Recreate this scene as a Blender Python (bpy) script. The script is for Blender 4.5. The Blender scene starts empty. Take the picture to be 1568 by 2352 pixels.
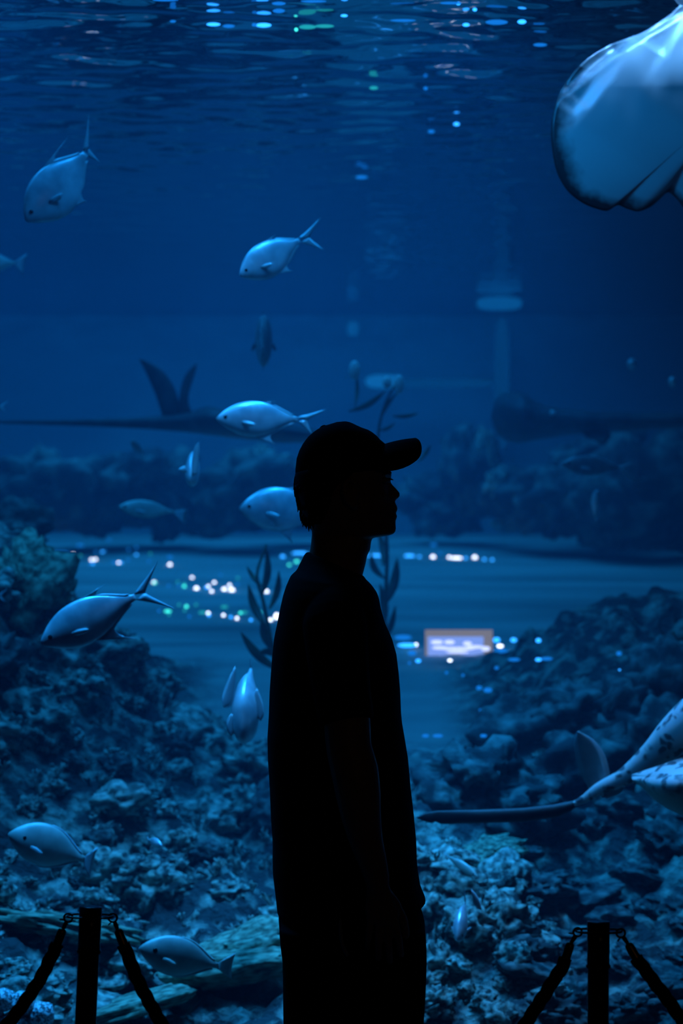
import bpy, bmesh, math, random
from math import sin, cos, pi, sqrt, exp
from mathutils import Vector, Matrix, noise

SC = bpy.context.scene
COL = SC.collection
R = random.Random(7)

# ------------------------------------------------------------------ camera
FPX, CAMZ = 5553.33, 1.58            # 85 mm on a 36 mm tall frame of 2352 px
cam_data = bpy.data.cameras.new('camera')
cam_data.sensor_fit = 'VERTICAL'
cam_data.sensor_height = 36
cam_data.sensor_width = 24
cam_data.lens = 85
cam_data.dof.use_dof = True
cam_data.dof.focus_distance = 5.05
cam_data.dof.aperture_fstop = 4.0
cam_data.clip_end = 200
cam = bpy.data.objects.new('camera', cam_data)
cam.location = (0, 0, CAMZ)
cam.rotation_euler = (pi / 2, 0, 0)
COL.objects.link(cam)
SC.camera = cam

# ------------------------------------------------------------------ world, exposure, lights
w = bpy.data.worlds.new('world')
w.use_nodes = True
w.node_tree.nodes['Background'].inputs[0].default_value = (0, 0, 0, 1)
w.node_tree.nodes['Background'].inputs[1].default_value = 0
SC.world = w
SC.view_settings.view_transform = 'Standard'
SC.view_settings.look = 'None'
SC.view_settings.exposure = 0.0
SC.view_settings.gamma = 1.0
SC.view_settings.use_curve_mapping = False
SC.cycles.max_bounces = 6
SC.cycles.diffuse_bounces = 2
SC.cycles.glossy_bounces = 3
SC.cycles.volume_bounces = 0
SC.cycles.transparent_max_bounces = 12
SC.cycles.use_denoising = True
SC.cycles.adaptive_threshold = 0.02
SC.cycles.sample_clamp_indirect = 4.0

BLUE = (0.008, 0.30, 1.0)


def area(name, loc, size, power, color=BLUE, target=None, spread=180):
    d = bpy.data.lights.new(name, 'AREA')
    d.shape = 'RECTANGLE'
    d.size, d.size_y = size
    d.energy = power
    d.color = color
    d.spread = math.radians(spread)
    o = bpy.data.objects.new(name, d)
    o.location = loc
    if target is not None:
        v = Vector(target) - Vector(loc)
        o.rotation_euler = v.to_track_quat('-Z', 'Y').to_euler()
    COL.objects.link(o)
    return o


area('fill_lamp_glass', (-0.15, 5.98, 3.7), (0.9, 0.2), 19, BLUE, (-0.1, 6.9, 1.4))  # added fill for the camera-facing sides of the fish
area('fill_lamp_glass_right', (1.0, 5.96, 3.7), (0.6, 0.2), 0.5, BLUE, (1.0, 6.5, 2.0))  # added fill for the big ray's belly
area('fill_lamp_center', (-0.22, 6.2, 3.7), (0.25, 0.12), 5.5, (0.03, 0.34, 1.0), (-0.24, 6.58, 1.2), 34)  # narrow fill added to brighten the fish near the centre
area('fill_lamp_reef_left', (-1.3, 7.0, 3.8), (0.8, 0.6), 34, BLUE, (-0.9, 7.6, 0.8))  # added to brighten the left reef
area('fill_lamp_reef_right', (0.3, 7.15, 3.8), (0.5, 0.4), 13, BLUE, (0.40, 6.95, 0.6), 50)  # added narrow fill over the right reef
area('fill_lamp_corner', (-0.95, 5.98, 3.7), (0.3, 0.15), 5, BLUE, (-0.86, 6.2, 0.4), 35)  # small fill added for the striped corals in the corner
area('tank_lamp_front', (-0.5, 8.4, 4.6), (3.0, 1.2), 50)
area('tank_lamp_middle', (-0.8, 11.0, 4.8), (4.0, 2.0), 80)
area('tank_lamp_back', (-1.0, 14.6, 4.8), (4.0, 2.0), 150)
area('accent_lamp_ray', (0.95, 6.74, 3.9), (0.6, 0.08), 3.6, (0.13, 0.42, 1.0), (0.95, 6.45, 2.5), 40)  # accent added for the bright streak along the ray's creases
area('hall_lamp', (2.2, -1.6, 3.2), (0.3, 0.3), 0.7, (1.0, 0.62, 0.3), (0, 4.4, 0.9))

# ------------------------------------------------------------------ helpers
def P(px, py, d):
    return Vector(((px - 784) * d / FPX, d, CAMZ - (py - 1176) * d / FPX))


def interp(tab, x):
    if x <= tab[0][0]:
        return tab[0][1]
    for (a, b), (c, e) in zip(tab, tab[1:]):
        if x <= c:
            t = (x - a) / (c - a) if c > a else 0
            return b + (e - b) * t
    return tab[-1][1]


def smooth_interp(tab, x):
    if x <= tab[0][0]:
        return tab[0][1]
    n = len(tab)
    for i in range(n - 1):
        if x <= tab[i + 1][0]:
            x0, x1 = tab[i][0], tab[i + 1][0]
            t = (x - x0) / (x1 - x0)
            def slope(k):
                if k == 0 or k == n - 1:
                    k0, k1 = max(k - 1, 0), min(k + 1, n - 1)
                else:
                    k0, k1 = k - 1, k + 1
                return (tab[k1][1] - tab[k0][1]) / (tab[k1][0] - tab[k0][0])
            h = x1 - x0
            m0, m1 = slope(i) * h, slope(i + 1) * h
            t2, t3 = t * t, t * t * t
            return (2*t3-3*t2+1)*tab[i][1] + (t3-2*t2+t)*m0 + (-2*t3+3*t2)*tab[i+1][1] + (t3-t2)*m1
    return tab[-1][1]


def catmull(pts, per=10):
    pts = [Vector(p) for p in pts]
    q = [2 * pts[0] - pts[1]] + pts + [2 * pts[-1] - pts[-2]]
    out = []
    for i in range(1, len(q) - 2):
        for k in range(per):
            t = k / per
            a, b, c, d = q[i - 1], q[i], q[i + 1], q[i + 2]
            out.append(0.5 * (2*b + (c-a)*t + (2*a-5*b+4*c-d)*t*t + (3*b-a-3*c+d)*t*t*t))
    out.append(pts[-1].copy())
    return out


class MB:
    """collects closed shapes into one mesh"""
    def __init__(self):
        self.v, self.f = [], []

    def add(self, verts, faces):
        o = len(self.v)
        self.v += [Vector(x) for x in verts]
        self.f += [tuple(i + o for i in f) for f in faces]

    def loft(self, rings, cap=True, closed=False):
        n = len(rings[0])
        o = len(self.v)
        for r in rings:
            self.v += [Vector(x) for x in r]
        m = len(rings)
        for i in range(m if closed else m - 1):
            a, b = o + i * n, o + ((i + 1) % m) * n
            for k in range(n):
                k2 = (k + 1) % n
                self.f.append((a + k, a + k2, b + k2, b + k))
        if cap and not closed:
            for ring, base, flip in ((rings[0], o, True), (rings[-1], o + (m - 1) * n, False)):
                c = len(self.v)
                self.v.append(sum((Vector(x) for x in ring), Vector()) / n)
                for k in range(n):
                    k2 = (k + 1) % n
                    self.f.append((base + k2, base + k, c) if flip else (base + k, base + k2, c))

    def tube(self, pts, radii, n=12, closed=False, flat=1.0, side=None):
        pts = [Vector(p) for p in pts]
        if not hasattr(radii, '__len__'):
            radii = [radii] * len(pts)
        rings, prev = [], None
        m = len(pts)
        for i, p in enumerate(pts):
            if closed:
                t = pts[(i + 1) % m] - pts[i - 1]
            else:
                t = pts[min(i + 1, m - 1)] - pts[max(i - 1, 0)]
            t.normalize()
            if prev is None:
                u = Vector(side) if side else (Vector((0, 1, 0)) if abs(t.y) < 0.9 else Vector((1, 0, 0)))
            else:
                u = prev
            u = (u - t * u.dot(t)).normalized()
            prev = u
            v = t.cross(u)
            r = radii[i]
            rings.append([p + u * (r * cos(2*pi*k/n)) * flat + v * (r * sin(2*pi*k/n)) for k in range(n)])
        self.loft(rings, cap=True, closed=closed)

    def capsule(self, pts, radii, n=12):
        """tube with rounded ends"""
        pts = [Vector(p) for p in pts]
        radii = list(radii)
        a = (pts[0] - pts[1]).normalized()
        b = (pts[-1] - pts[-2]).normalized()
        P0 = [pts[0] + a * radii[0] * s for s in (0.98, 0.85, 0.5)]
        R0 = [radii[0] * q for q in (0.2, 0.53, 0.87)]
        P1 = [pts[-1] + b * radii[-1] * s for s in (0.5, 0.85, 0.98)]
        R1 = [radii[-1] * q for q in (0.87, 0.53, 0.2)]
        self.tube(P0 + pts + P1, R0 + radii + R1, n)

    def ellipsoid(self, c, r, rot=None, nu=20, nv=12):
        c = Vector(c)
        rings = []
        for j in range(1, nv):
            a = pi * j / nv
            ring = []
            for k in range(nu):
                b = 2 * pi * k / nu
                p = Vector((r[0]*sin(a)*cos(b), r[1]*sin(a)*sin(b), r[2]*cos(a)))
                if rot is not None:
                    p = rot @ p
                ring.append(c + p)
            rings.append(ring)
        self.loft(rings[::-1])

    def box(self, lo, hi):
        x0, y0, z0 = lo
        x1, y1, z1 = hi
        self.add([(x0,y0,z0),(x1,y0,z0),(x1,y1,z0),(x0,y1,z0),(x0,y0,z1),(x1,y0,z1),(x1,y1,z1),(x0,y1,z1)],
                 [(0,3,2,1),(4,5,6,7),(0,1,5,4),(1,2,6,5),(2,3,7,6),(3,0,4,7)])

    def strip(self, A, B, thick):
        """a lens-thin fin between two edge lines"""
        rings = []
        A, B = [Vector(p) for p in A], [Vector(p) for p in B]
        n = len(A)
        for i in range(n):
            t = (A[min(i+1, n-1)] + B[min(i+1, n-1)]) - (A[max(i-1, 0)] + B[max(i-1, 0)])
            nn = t.cross(B[i] - A[i])
            nn = nn.normalized() if nn.length > 1e-9 else Vector((0, 1, 0))
            th = thick[i] if hasattr(thick, '__len__') else thick
            ring = []
            for s, h in ((0, 0), (.25, .8), (.5, 1), (.75, .8), (1, 0), (.75, -.8), (.5, -1), (.25, -.8)):
                ring.append(A[i].lerp(B[i], s) + nn * (th * .5 * h))
            rings.append(ring)
        self.loft(rings)

    def build(self, name, mat, parent=None, smooth=True, origin=None, inv=None):
        me = bpy.data.meshes.new(name)
        vs = self.v
        if inv is not None:
            vs = [inv @ x for x in vs]
        elif origin is not None:
            og = Vector(origin)
            vs = [x - og for x in vs]
        me.from_pydata([tuple(x) for x in vs], [], self.f)
        me.update()
        if smooth:
            me.polygons.foreach_set('use_smooth', [True] * len(me.polygons))
        if mat is not None:
            me.materials.append(mat)
        o = bpy.data.objects.new(name, me)
        COL.objects.link(o)
        if parent is not None:
            o.parent = parent
        elif origin is not None:
            o.location = origin
        return o


def fix_normals(o):
    bm = bmesh.new()
    bm.from_mesh(o.data)
    bmesh.ops.recalc_face_normals(bm, faces=bm.faces)
    bm.to_mesh(o.data)
    bm.free()
    return o


def remesh(o, voxel, smooth_iter=2):
    m = o.modifiers.new('r', 'REMESH')
    m.mode = 'VOXEL'
    m.voxel_size = voxel
    m.use_smooth_shade = True
    if smooth_iter:
        s = o.modifiers.new('s', 'SMOOTH')
        s.iterations = smooth_iter
        s.factor = 0.5
    dg = bpy.context.evaluated_depsgraph_get()
    dg.update()
    me = bpy.data.meshes.new_from_object(o.evaluated_get(dg))
    old = o.data
    o.modifiers.clear()
    o.data = me
    me.name = old.name
    if not me.materials:
        for mm in old.materials:
            me.materials.append(mm)
    me.polygons.foreach_set('use_smooth', [True] * len(me.polygons))
    return o


def tag(o, label=None, cat=None, group=None, kind=None):
    if label:
        o['label'] = label
    if cat:
        o['category'] = cat
    if group:
        o['group'] = group
    if kind:
        o['kind'] = kind
    return o


def empty(name, loc=(0, 0, 0), matrix=None):
    o = bpy.data.objects.new(name, None)
    o.empty_display_size = 0.1
    if matrix is not None:
        o.matrix_world = matrix
    else:
        o.location = loc
    COL.objects.link(o)
    return o


# ------------------------------------------------------------------ materials
def mat(name, base, rough=0.6, metal=0.0, spec=0.5, noise_c=None, bump=None, coat=0.0, trans=0.0):
    m = bpy.data.materials.new(name)
    m.use_nodes = True
    nt = m.node_tree
    b = nt.nodes['Principled BSDF']
    b.inputs['Base Color'].default_value = (*base, 1)
    b.inputs['Roughness'].default_value = rough
    b.inputs['Metallic'].default_value = metal
    b.inputs['Specular IOR Level'].default_value = spec
    b.inputs['Coat Weight'].default_value = coat
    if trans:
        b.inputs['Subsurface Weight'].default_value = trans
    tc = None
    if noise_c or bump:
        tc = nt.nodes.new('ShaderNodeTexCoord')
    if noise_c:
        scale, c2, lo, hi = noise_c[:4]
        n = nt.nodes.new('ShaderNodeTexNoise')
        n.inputs['Scale'].default_value = scale
        n.inputs['Detail'].default_value = 5
        nt.links.new(tc.outputs['Object'], n.inputs['Vector'])
        cr = nt.nodes.new('ShaderNodeValToRGB')
        cr.color_ramp.elements[0].position = lo
        cr.color_ramp.elements[0].color = (*base, 1)
        cr.color_ramp.elements[1].position = hi
        cr.color_ramp.elements[1].color = (*c2, 1)
        nt.links.new(n.outputs['Fac'], cr.inputs['Fac'])
        nt.links.new(cr.outputs['Color'], b.inputs['Base Color'])
    if bump:
        n2 = nt.nodes.new('ShaderNodeTexNoise')
        n2.inputs['Scale'].default_value = bump[0]
        n2.inputs['Detail'].default_value = 4
        nt.links.new(tc.outputs['Object'], n2.inputs['Vector'])
        bp = nt.nodes.new('ShaderNodeBump')
        bp.inputs['Strength'].default_value = bump[1]
        bp.inputs['Distance'].default_value = bump[2] if len(bump) > 2 else 0.01
        nt.links.new(n2.outputs['Fac'], bp.inputs['Height'])
        nt.links.new(bp.outputs['Normal'], b.inputs['Normal'])
    return m


def glow(name, color, strength):
    m = bpy.data.materials.new(name)
    m.use_nodes = True
    nt = m.node_tree
    nt.nodes.remove(nt.nodes['Principled BSDF'])
    e = nt.nodes.new('ShaderNodeEmission')
    e.inputs[0].default_value = (*color, 1)
    e.inputs[1].default_value = strength
    nt.links.new(e.outputs[0], nt.nodes['Material Output'].inputs['Surface'])
    m.cycles.emission_sampling = 'NONE'
    return m


M = {}
M['rock'] = mat('reef_rock', (0.03, 0.035, 0.03), 0.85, noise_c=(2.2, (0.60, 0.64, 0.52), 0.42, 0.66), bump=(30, 0.6, 0.02))
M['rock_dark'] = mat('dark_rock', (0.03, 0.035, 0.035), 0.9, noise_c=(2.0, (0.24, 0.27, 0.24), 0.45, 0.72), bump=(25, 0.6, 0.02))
M['rock_pale'] = mat('pale_rock', (0.10, 0.12, 0.10), 0.85, noise_c=(2.5, (0.72, 0.74, 0.62), 0.40, 0.62), bump=(35, 0.6, 0.02))
M['rock_green'] = mat('algae_rock', (0.07, 0.085, 0.05), 0.9, noise_c=(5, (0.44, 0.51, 0.34), 0.38, 0.68), bump=(60, 0.6, 0.01))
M['sand'] = mat('sand', (0.26, 0.27, 0.22), 0.9, noise_c=(3, (0.5, 0.5, 0.42), 0.35, 0.7), bump=(60, 0.3, 0.005))
M['fish'] = mat('silver_skin', (0.42, 0.48, 0.52), 0.32, 0.3, 0.6, noise_c=(16, (0.80, 0.84, 0.86), 0.38, 0.7))
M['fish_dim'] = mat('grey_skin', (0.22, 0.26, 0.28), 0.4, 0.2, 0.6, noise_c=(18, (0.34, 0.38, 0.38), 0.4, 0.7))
M['fin'] = mat('fin_skin', (0.45, 0.52, 0.55), 0.4, 0.1, 0.5)
M['fin_dark'] = mat('dark_fin_skin', (0.06, 0.07, 0.06), 0.5, 0.0, 0.4)
M['bream'] = mat('bream_skin', (0.42, 0.46, 0.42), 0.45, 0.15, 0.5, noise_c=(22, (0.58, 0.62, 0.56), 0.4, 0.65))
M['eye'] = mat('eye', (0.01, 0.012, 0.015), 0.15, 0, 0.6)
M['ray_dark'] = mat('ray_dark_skin', (0.02, 0.025, 0.03), 0.6, noise_c=(10, (0.06, 0.07, 0.07), 0.45, 0.7))
M['kelp'] = mat('kelp_leaf', (0.03, 0.05, 0.015), 0.5, noise_c=(12, (0.07, 0.10, 0.03), 0.4, 0.7))
M['kelp_tip_lit'] = mat('lit_kelp_tip', (0.85, 0.9, 0.85), 0.5)  # pale colour stands in for strong light on the tips
M['skin'] = mat('skin', (0.40, 0.25, 0.18), 0.5, noise_c=(60, (0.44, 0.28, 0.20), 0.4, 0.6))
M['shirt'] = mat('black_cotton', (0.012, 0.012, 0.014), 0.9, 0, 0.1, bump=(9, 0.25, 0.01))
M['pants'] = mat('black_trouser_cloth', (0.010, 0.010, 0.012), 0.9, 0, 0.1, bump=(8, 0.25, 0.01))
M['cap'] = mat('dark_cap_cloth', (0.016, 0.017, 0.020), 0.9, 0, 0.1, bump=(200, 0.15, 0.002))
M['hair'] = mat('black_hair', (0.008, 0.007, 0.006), 0.6, 0, 0.2)
M['trim'] = mat('grey_trim', (0.30, 0.34, 0.36), 0.6)
M['shoe'] = mat('dark_shoe', (0.02, 0.02, 0.022), 0.6)
M['sole'] = mat('shoe_sole', (0.4, 0.4, 0.4), 0.7)
M['post'] = mat('black_gloss_metal', (0.012, 0.012, 0.014), 0.28, 0.0, 0.5)
M['hook'] = mat('dark_metal', (0.10, 0.09, 0.08), 0.35, 0.9)
M['brass'] = mat('dark_brass', (0.22, 0.14, 0.06), 0.3, 1.0)
M['rope'] = mat('black_rope', (0.010, 0.010, 0.011), 0.95, 0, 0.1, bump=(400, 0.4, 0.001))
M['carpet'] = mat('dark_carpet', (0.02, 0.02, 0.025), 0.95, bump=(300, 0.4, 0.002))
M['plaster'] = mat('dark_plaster', (0.015, 0.015, 0.018), 0.9)
M['tankwall'] = mat('tank_wall_blue', (0.10, 0.17, 0.22), 0.8, noise_c=(0.8, (0.22, 0.30, 0.34), 0.35, 0.7))
M['tankside'] = mat('tank_side_rock', (0.05, 0.07, 0.08), 0.9, noise_c=(1.5, (0.14, 0.17, 0.18), 0.4, 0.7))

# ------------------------------------------------------------------ setting: hall and tank
GY0, GY1 = 5.75, 5.85
TX, TY1 = 5.5, 17.0
WZ = 2.96


def struct(name, lo, hi, m):
    b = MB()
    b.box(lo, hi)
    return tag(b.build(name, m, smooth=False), kind='structure')


struct('floor', (-4, -3, -0.1), (4, GY0, 0), M['carpet'])
struct('ceiling', (-4, -3, 3.6), (4, GY0, 3.7), M['plaster'])
struct('wall_left', (-4.1, -3, 0), (-4, GY0, 3.6), M['plaster'])
struct('wall_right', (4, -3, 0), (4.1, GY0, 3.6), M['plaster'])
struct('wall_back', (-4, -3.1, 0), (4, -3, 3.6), M['plaster'])
struct('wall_front', (-TX, GY0, -0.1), (TX, GY1, 0.22), M['plaster'])
struct('wall_front_upper', (-TX, GY0, 3.1), (TX, GY1, 6.0), M['plaster'])
struct('wall_tank_left', (-TX - .1, GY1, -0.1), (-TX, TY1, 6.0), M['tankside'])
struct('wall_tank_right', (TX, GY1, -0.1), (TX + .1, TY1, 6.0), M['tankside'])
struct('wall_tank_back', (-TX - .1, TY1, -0.1), (TX + .1, TY1 + .1, 6.0), M['tankwall'])

mg = bpy.data.materials.new('clear_acrylic')
mg.use_nodes = True
nt = mg.node_tree
nt.nodes.remove(nt.nodes['Principled BSDF'])
tb = nt.nodes.new('ShaderNodeBsdfTransparent')
tb.inputs[0].default_value = (0.97, 0.985, 0.99, 1)
nt.links.new(tb.outputs[0], nt.nodes['Material Output'].inputs['Surface'])
struct('window_1', (-TX, GY0 + .01, 0.22), (TX, GY1 - .01, 3.1), mg)

# water: a body of faintly hazy water, and its rippled surface seen from below
mw = bpy.data.materials.new('hazy_water')
mw.use_nodes = True
nt = mw.node_tree
nt.nodes.remove(nt.nodes['Principled BSDF'])
vs = nt.nodes.new('ShaderNodeVolumeScatter')
vs.inputs['Color'].default_value = (0.25, 0.62, 1.0, 1)
vs.inputs['Density'].default_value = 0.034
vs.inputs['Anisotropy'].default_value = 0.2
nt.links.new(vs.outputs[0], nt.nodes['Material Output'].inputs['Volume'])
struct('water', (-TX + .002, GY1 + .002, 0.0), (TX - .002, TY1 - .002, 3.02), mw)

ms = bpy.data.materials.new('water_surface')
ms.use_nodes = True
nt = ms.node_tree
nt.nodes.remove(nt.nodes['Principled BSDF'])
fr = nt.nodes.new('ShaderNodeFresnel')
fr.inputs['IOR'].default_value = 1.33
t1 = nt.nodes.new('ShaderNodeBsdfTransparent')
g1 = nt.nodes.new('ShaderNodeBsdfGlossy')
g1.inputs['Roughness'].default_value = 0.03
g1.inputs['Color'].default_value = (0.52, 0.56, 0.6, 1)
mx = nt.nodes.new('ShaderNodeMixShader')
nt.links.new(fr.outputs[0], mx.inputs[0])
nt.links.new(t1.outputs[0], mx.inputs[1])
nt.links.new(g1.outputs[0], mx.inputs[2])
nt.links.new(mx.outputs[0], nt.nodes['Material Output'].inputs['Surface'])


def wave(x, y):
    z = 0.0030 * noise.noise(Vector((x * 2.0, y * 2.2, 0.3)))
    z += 0.0036 * noise.noise(Vector((x * 4.4, y * 5.4, 4.1)))
    z += 0.0028 * noise.noise(Vector((x * 9.0, y * 11.0, 9.7)))
    z += 0.0008 * noise.noise(Vector((x * 18.0, y * 20.0, 2.7)))
    return z


b = MB()
nx, ny = 260, 540
x0, x1 = -2.7, 2.7
vv, ff = [], []
for j in range(ny + 1):
    y = GY1 + (TY1 - GY1) * j / ny
    for i in range(nx + 1):
        x = x0 + (x1 - x0) * i / nx
        vv.append((x, y, WZ + wave(x, y)))
for j in range(ny):
    for i in range(nx):
        a = j * (nx + 1) + i
        ff.append((a, a + 1, a + nx + 2, a + nx + 1))
b.add(vv, ff)
for sx in (-1, 1):
    b.add([(sx * 2.7, GY1, WZ), (sx * TX, GY1, WZ), (sx * TX, TY1, WZ), (sx * 2.7, TY1, WZ)],
          [(0, 1, 2, 3) if sx > 0 else (3, 2, 1, 0)])
tag(b.build('water_surface', ms), kind='structure')


# sea bed
def ss(a, b_, x):
    t = min(max((x - a) / (b_ - a), 0), 1)
    return t * t * (3 - 2 * t)


def bed(x, y):
    base = interp([(5.8, .10), (6.3, .14), (7, .36), (8, .74), (9, .98), (10, 1.06), (12, 1.20), (15, 1.38), (17, 1.42)], y)
    dl = -x - 0.46
    left = 0.68 * ss(0.0, 0.80, dl) * ss(6.2, 8.1, y) * (1 - ss(8.4, 9.2, y))
    left += 0.10 * ss(-0.15, 0.3, dl) * ss(6, 6.6, y) * (1 - ss(7.8, 8.6, y))
    dr = x - 0.30
    right = 0.33 * ss(0.0, 0.95, dr) * ss(7.0, 8.4, y) * (1 - ss(8.8, 9.6, y))
    front = 0.22 * exp(-((x - 0.32) / 0.28) ** 2) * ss(6.1, 6.9, y) * (1 - ss(7.4, 8.3, y))
    h = base + left + right + front
    rocky = min(1, max(ss(-.1, .2, dl), ss(0, .25, dr)) * (1 - ss(8.9, 9.7, y)) + (1 - ss(7.6, 8.4, y)))
    h += (0.005 + 0.07 * rocky) * noise.fractal(Vector((x * 2.6, y * 2.6, 1.7)), 1.0, 2.0, 3)
    if rocky > .02:
        q = abs(noise.noise(Vector((x * 6.5, y * 6.5, 5.1)))) + .5 * abs(noise.noise(Vector((x * 14, y * 14, 8.3)))) + .3 * abs(noise.noise(Vector((x * 30, y * 30, 2.3))))
        h += .09 * rocky * (q - .30)
    return h


def ground_hit(px, py, d0=6.0, d1=16.8):
    d = d0
    while d < d1:
        p = P(px, py, d)
        if p.z <= bed(p.x, p.y):
            return d
        d += 0.02
    return d1


b = MB()
xs = [-TX + .01]
while xs[-1] < TX - .06:
    xs.append(xs[-1] + (0.022 if abs(xs[-1]) < 1.7 else 0.15))
ys = [GY1 + .005]
while ys[-1] < TY1 - .05:
    ys.append(ys[-1] + (0.025 if ys[-1] < 10 else 0.07))
vv = [(x, y, bed(x, y)) for y in ys for x in xs]
ff = []
for j in range(len(ys) - 1):
    for i in range(len(xs) - 1):
        a = j * len(xs) + i
        ff.append((a, a + 1, a + len(xs) + 1, a + len(xs)))
b.add(vv, ff)
mbed = bpy.data.materials.new('sea_bed')
mbed.use_nodes = True
nt = mbed.node_tree
bs = nt.nodes['Principled BSDF']
bs.inputs['Roughness'].default_value = 0.9
tc = nt.nodes.new('ShaderNodeTexCoord')
n1 = nt.nodes.new('ShaderNodeTexNoise'); n1.inputs['Scale'].default_value = 13; n1.inputs['Detail'].default_value = 6
cr = nt.nodes.new('ShaderNodeValToRGB')
cr.color_ramp.elements[0].position = .46; cr.color_ramp.elements[0].color = (.025, .03, .03, 1)
cr.color_ramp.elements[1].position = .70; cr.color_ramp.elements[1].color = (.38, .42, .34, 1)
n2 = nt.nodes.new('ShaderNodeTexNoise'); n2.inputs['Scale'].default_value = 1.0; n2.inputs['Detail'].default_value = 3
mp = nt.nodes.new('ShaderNodeMapping'); mp.inputs['Scale'].default_value = (.5, 3.0, 1)
cr2 = nt.nodes.new('ShaderNodeValToRGB')
cr2.color_ramp.elements[0].position = .35; cr2.color_ramp.elements[0].color = (.20, .22, .20, 1)
cr2.color_ramp.elements[1].position = .65; cr2.color_ramp.elements[1].color = (.40, .41, .37, 1)
at = nt.nodes.new('ShaderNodeAttribute'); at.attribute_name = 'rocky'
mixc = nt.nodes.new('ShaderNodeMix'); mixc.data_type = 'RGBA'
nt.links.new(tc.outputs['Object'], n1.inputs['Vector']); nt.links.new(n1.outputs['Fac'], cr.inputs['Fac'])
nt.links.new(tc.outputs['Object'], mp.inputs['Vector']); nt.links.new(mp.outputs[0], n2.inputs['Vector']); nt.links.new(n2.outputs['Fac'], cr2.inputs['Fac'])
nt.links.new(at.outputs['Fac'], mixc.inputs['Factor'])
nt.links.new(cr2.outputs['Color'], mixc.inputs['A']); nt.links.new(cr.outputs['Color'], mixc.inputs['B'])
nt.links.new(mixc.outputs['Result'], bs.inputs['Base Color'])
n3 = nt.nodes.new('ShaderNodeTexNoise'); n3.inputs['Scale'].default_value = 26; n3.inputs['Detail'].default_value = 5
bmp = nt.nodes.new('ShaderNodeBump'); bmp.inputs['Distance'].default_value = 0.05
nt.links.new(tc.outputs['Object'], n3.inputs['Vector']); nt.links.new(n3.outputs['Fac'], bmp.inputs['Height'])
nt.links.new(at.outputs['Fac'], bmp.inputs['Strength']); nt.links.new(bmp.outputs['Normal'], bs.inputs['Normal'])
sea = tag(b.build('floor_tank', mbed), kind='structure')
at_ = sea.data.attributes.new('rocky', 'FLOAT', 'POINT')
vals = []
for (x, y, z) in vv:
    dl = -x - 0.46
    dr = x - 0.30
    vals.append(min(1, max(ss(-.1, .2, dl), ss(0, .25, dr)) * (1 - ss(8.9, 9.7, y)) + (1 - ss(7.6, 8.4, y))))
at_.data.foreach_set('value', vals)

# ------------------------------------------------------------------ person
D0 = 5.05
MAN = Vector((0.02, D0, 0))


def L(px, py, yo=0.0):
    """a point on the man, yo metres behind his middle plane"""
    d = D0 + yo
    return Vector(((px - 784) * d / FPX, d, CAMZ - (py - 1176) * d / FPX))


def Z(z):
    return 1176 + (CAMZ - z) * FPX / D0


man = empty('person', MAN)
tag(man, 'person in dark cap, black t-shirt and trousers standing in profile before the glass', 'person')


def ring(xb, pyb, xf, pyf, hw, n=48, e=2.3, yc=0.0, bumpf=None, sig=0.015, face=False):
    """horizontal-ish outline from back (xb) to front (xf), half width hw"""
    out = []
    cx, rx = (xb + xf) / 2, (xf - xb) / 2
    for k in range(n):
        a = 2 * pi * k / n
        c, s = cos(a), sin(a)
        ux = math.copysign(abs(c) ** (2 / e), c)
        uy = math.copysign(abs(s) ** (2 / e), s)
        x = cx + rx * ux
        py = pyb + (pyf - pyb) * (ux + 1) / 2
        y = hw * uy
        if bumpf and c > 0:
            x += bumpf * exp(-(y / sig) ** 2)
        if face and c > 0:
            ay = abs(y)
            x -= 7.0 * exp(-((ay - .031) / .013) ** 2 - ((py - 1104) / 11) ** 2)      # eye sockets
            x += 3.0 * exp(-((ay - .034) / .016) ** 2 - ((py - 1088) / 7) ** 2)       # brow
            x += 4.0 * exp(-((ay - .045) / .016) ** 2 - ((py - 1134) / 14) ** 2)      # cheekbone
            x -= 1.6 * exp(-((py - 1180) / 2.6) ** 2) * exp(-(y / .022) ** 2)         # mouth line
            x += 3.5 * exp(-((ay - .012) / .006) ** 2 - ((py - 1141) / 6) ** 2)       # nostril wings
        d = D0
        out.append(Vector(((x - 784) * d / FPX, D0 + yc + y, CAMZ - (py - 1176) * d / FPX)))
    return out


# --- body: head, neck, trunk, arms, hands, legs as one skin
body = MB()
HEAD = [  # py, back, profile front, face plane, half width, bump sigma
    (978, 775, 808, 808, .020, .02), (985, 750, 828, 828, .036, .02), (1000, 722, 852, 852, .056, .02), (1020, 703, 874, 874, .068, .02),
    (1050, 690, 888, 888, .076, .02), (1080, 685, 897, 895, .078, .03), (1092, 686, 899, 895, .078, .028), (1100, 686, 897.5, 894, .077, .02),
    (1107, 687, 896.5, 892, .077, .012), (1114, 688, 901.7, 892, .077, .010), (1122, 689, 910.5, 893, .076, .010), (1132, 690, 918, 894, .075, .012),
    (1138, 692, 918.8, 895, .075, .015), (1144, 694, 914.8, 896, .074, .016), (1149, 696, 907, 896, .073, .014), (1155, 698, 907.4, 896, .072, .014),
    (1163, 701, 912, 896, .071, .022), (1170, 703, 913, 896, .070, .024), (1179, 706, 909.6, 896, .068, .024), (1185, 708, 912.8, 895, .067, .024),
    (1196, 711, 908.4, 895, .064, .024), (1203, 713, 908.3, 894, .062, .024), (1214, 715, 909.4, 893, .058, .026), (1223, 716, 907, 890, .054, .028),
    (1229, 716, 899, 884, .052, .03), (1232, 716, 880, 872, .050, .03), (1236, 715, 854, 854, .052, .03), (1250, 714, 851, 851, .055, .03), (1262, 712, 850, 850, .056, .03),
    (1276, 709, 843, 843, .056, .03), (1294, 704, 839.5, 839.5, .056, .03), (1325, 700, 831.5, 831.5, .058, .03)]


def col(k):
    return [(h[0], h[k]) for h in HEAD]


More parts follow.
